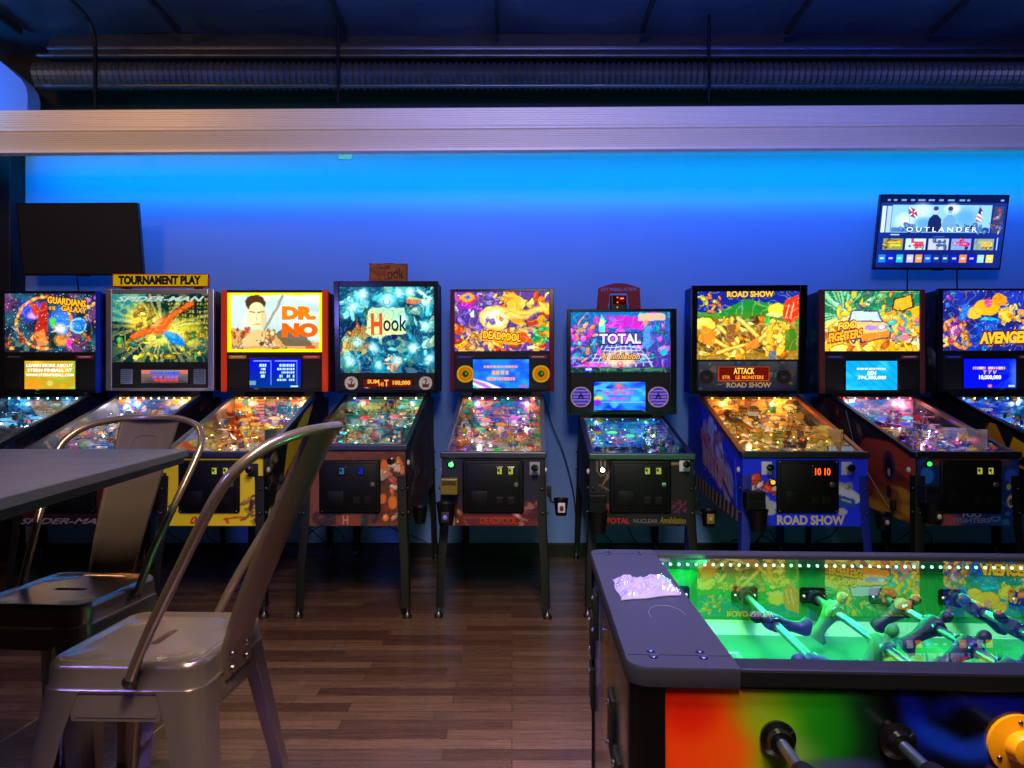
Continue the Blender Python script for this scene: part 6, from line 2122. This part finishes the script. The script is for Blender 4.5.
# crumpled clear packet lying on the end of the table
g = np.random.RandomState(8)
nx, ny = 34, 22
cs = [at(612, 585, 1.30), at(668, 583.5, 1.31), at(681, 600, 1.19), at(621, 606, 1.17)]
P2 = []
c1 = Cv(nx, ny, (1, 1, 1), 1.6, 9)
hgt = np.abs(c1.noise(5) - .5) * .02 + np.abs(c1.noise(11) - .5) * .012
tl, tr, br_, bl = [Vector((p.x, p.y)) for p in (Vector((612 - 512, 0)) * 0 + Vector(((612 - 512) / F * (F * .37 / 185), F * .37 / 185)), Vector(((668 - 512) / F * (F * .37 / 183.5), F * .37 / 183.5)), Vector(((681 - 512) / F * (F * .37 / 200), F * .37 / 200)), Vector(((621 - 512) / F * (F * .37 / 206), F * .37 / 206)))]
for j in range(ny):
    for i in range(nx):
        u, v = i / (nx - 1), j / (ny - 1)
        p = (bl * (1 - u) + br_ * u) * (1 - v) + (tl * (1 - u) + tr * u) * v
        e = min(1, 8 * min(u, 1 - u, v, 1 - v))
        P2.append((p.x + .002 * math.sin(9 * v), p.y + .002 * math.sin(11 * u), FT + .003 + (hgt[j, i] + .003) * e))
fc = [(j * nx + i, j * nx + i + 1, (j + 1) * nx + i + 1, (j + 1) * nx + i) for j in range(ny - 1) for i in range(nx - 1)]
bot = [(x, y, FT + .0012) for x, y, z in P2]
m = MB()
surf('film', .18, coat=.8)
m.add(P2, fc, (.5, .47, .6), 'film', False)
m.add(bot, [f[::-1] for f in fc], (.3, .3, .4), 'film', False)
edge = [i for i in range(nx)] + [j * nx + nx - 1 for j in range(1, ny)] + [(ny - 1) * nx + i for i in range(nx - 2, -1, -1)] + [j * nx for j in range(ny - 2, 0, -1)]
m.add([P2[i] for i in edge] + [bot[i] for i in edge], [(k, (k + 1) % len(edge), len(edge) + (k + 1) % len(edge), len(edge) + k) for k in range(len(edge))], (.6, .58, .7), 'film')
m.build('plastic_packet', None, label='crumpled pale plastic packet lying on the dark end of the foosball table', category='packet')


# ---------------------------------------------------------------- lights
def area(name, loc, target, sx, sy, e, col, spread=180):
    l = bpy.data.lights.new(name, 'AREA')
    l.shape = 'RECTANGLE'; l.size = sx; l.size_y = sy; l.energy = e; l.color = col
    l.spread = R(spread)
    o = bpy.data.objects.new(name, l)
    COL.objects.link(o)
    o.location = loc
    d = Vector(target) - Vector(loc)
    o.rotation_euler = d.to_track_quat('-Z', 'Y').to_euler()
    return o


area('wall_wash_light', (.4, 4.42, 2.985), (.4, 4.85, 2.70), 7.9, .03, 22, (.0, .95, 1.))
area('wall_fill_light', (.4, 4.53, 2.905), (.4, 4.80, 1.9), 7.9, .03, 42, (.0, .29, 1.))
area('ceiling_wash_light', (1.4, 2.7, 3.1), (1.5, 3.6, 3.8), 5, .1, 50, (.02, .10, 1.))
area('bulkhead_blue_fill', (-4.0, 3.9, 3.2), (-3.6, 4.5, 3.4), .3, .3, 9, (.0, .3, 1.))  # added off-screen blue fill that turns the bulkhead blue
area('room_light_warm', (.1, -.4, 3.4), (-.1, 2.6, 1.2), .9, .9, 75, (1, .84, .72))
area('room_light_near', (.0, .5, 3.4), (0, 1.9, .2), .5, .5, 38, (1, .8, .62), 75)
area('room_light_orange', (-3.1, 2.2, 3.6), (-3.3, 4.3, 1.4), .4, .4, 18, (1, .5, .2))
area('room_light_violet', (.5, 1.3, 3.5), (.45, 1.25, .8), .3, .3, 22, (.22, .18, 1.), 50)
area('side_bounce_fill', (-2.3, -.4, 1.9), (-1.2, 2, .8), .4, .4, 9, (.22, .2, 1.), 80)  # added low violet fill standing in for bounce on the rear stool
# the green tape lighting the field
gl = bpy.data.lights.new('field_light', 'AREA')
gl.shape = 'RECTANGLE'; gl.size = 1.15; gl.size_y = .012; gl.energy = 7; gl.color = (.03, 1, .28)
go = bpy.data.objects.new('field_light', gl)
COL.objects.link(go); go.parent = root
go.location = (0, .296, FT - .022)
go.rotation_euler = Vector((0, -1, -.1)).to_track_quat('-Z', 'Y').to_euler()

gl = bpy.data.lights.new('tape_end_light', 'AREA')
gl.shape = 'RECTANGLE'; gl.size = .2; gl.size_y = .012; gl.energy = 2.2; gl.color = (.03, 1, .35)
go = bpy.data.objects.new('tape_end_light', gl)
COL.objects.link(go); go.parent = root
go.location = (-.48, .29, FT - .018)
go.rotation_euler = Vector((-1, -.25, .45)).to_track_quat('-Z', 'Y').to_euler()
gl = bpy.data.lights.new('rear_green_fill', 'AREA')  # added green fill for the baseboard, no tape on this side
gl.shape = 'RECTANGLE'; gl.size = 1.2; gl.size_y = .012; gl.energy = 3.2; gl.color = (.03, 1, .28)
go = bpy.data.objects.new('rear_green_fill', gl)
COL.objects.link(go); go.parent = root
go.location = (0, .356, FT - .02)
go.rotation_euler = Vector((0, 1, -.35)).to_track_quat('-Z', 'Y').to_euler()

w = bpy.data.worlds.new('World'); bpy.context.scene.world = w
w.use_nodes = True
w.node_tree.nodes['Background'].inputs[0].default_value = (.05, .06, .12, 1)
w.node_tree.nodes['Background'].inputs[1].default_value = .3

# ---------------------------------------------------------------- camera
cam = bpy.data.cameras.new('Camera')
cam.sensor_fit = 'HORIZONTAL'; cam.sensor_width = 36
cam.lens = 36 * F / 1024
cam.shift_y = (HY - 384) / 1024
cam.clip_start = .02
co = bpy.data.objects.new('Camera', cam)
COL.objects.link(co)
co.location = (0, 0, CZ)
co.rotation_euler = (PI / 2, 0, 0)
sc = bpy.context.scene
sc.camera = co
sc.view_settings.view_transform = 'Standard'
sc.view_settings.look = 'None'
sc.view_settings.exposure = 0
sc.view_settings.gamma = 1
sc.view_settings.use_curve_mapping = False
sc.cycles.use_denoising = True
sc.cycles.max_bounces = 8
sc.cycles.transparent_max_bounces = 12
sc.cycles.sample_clamp_indirect = 6
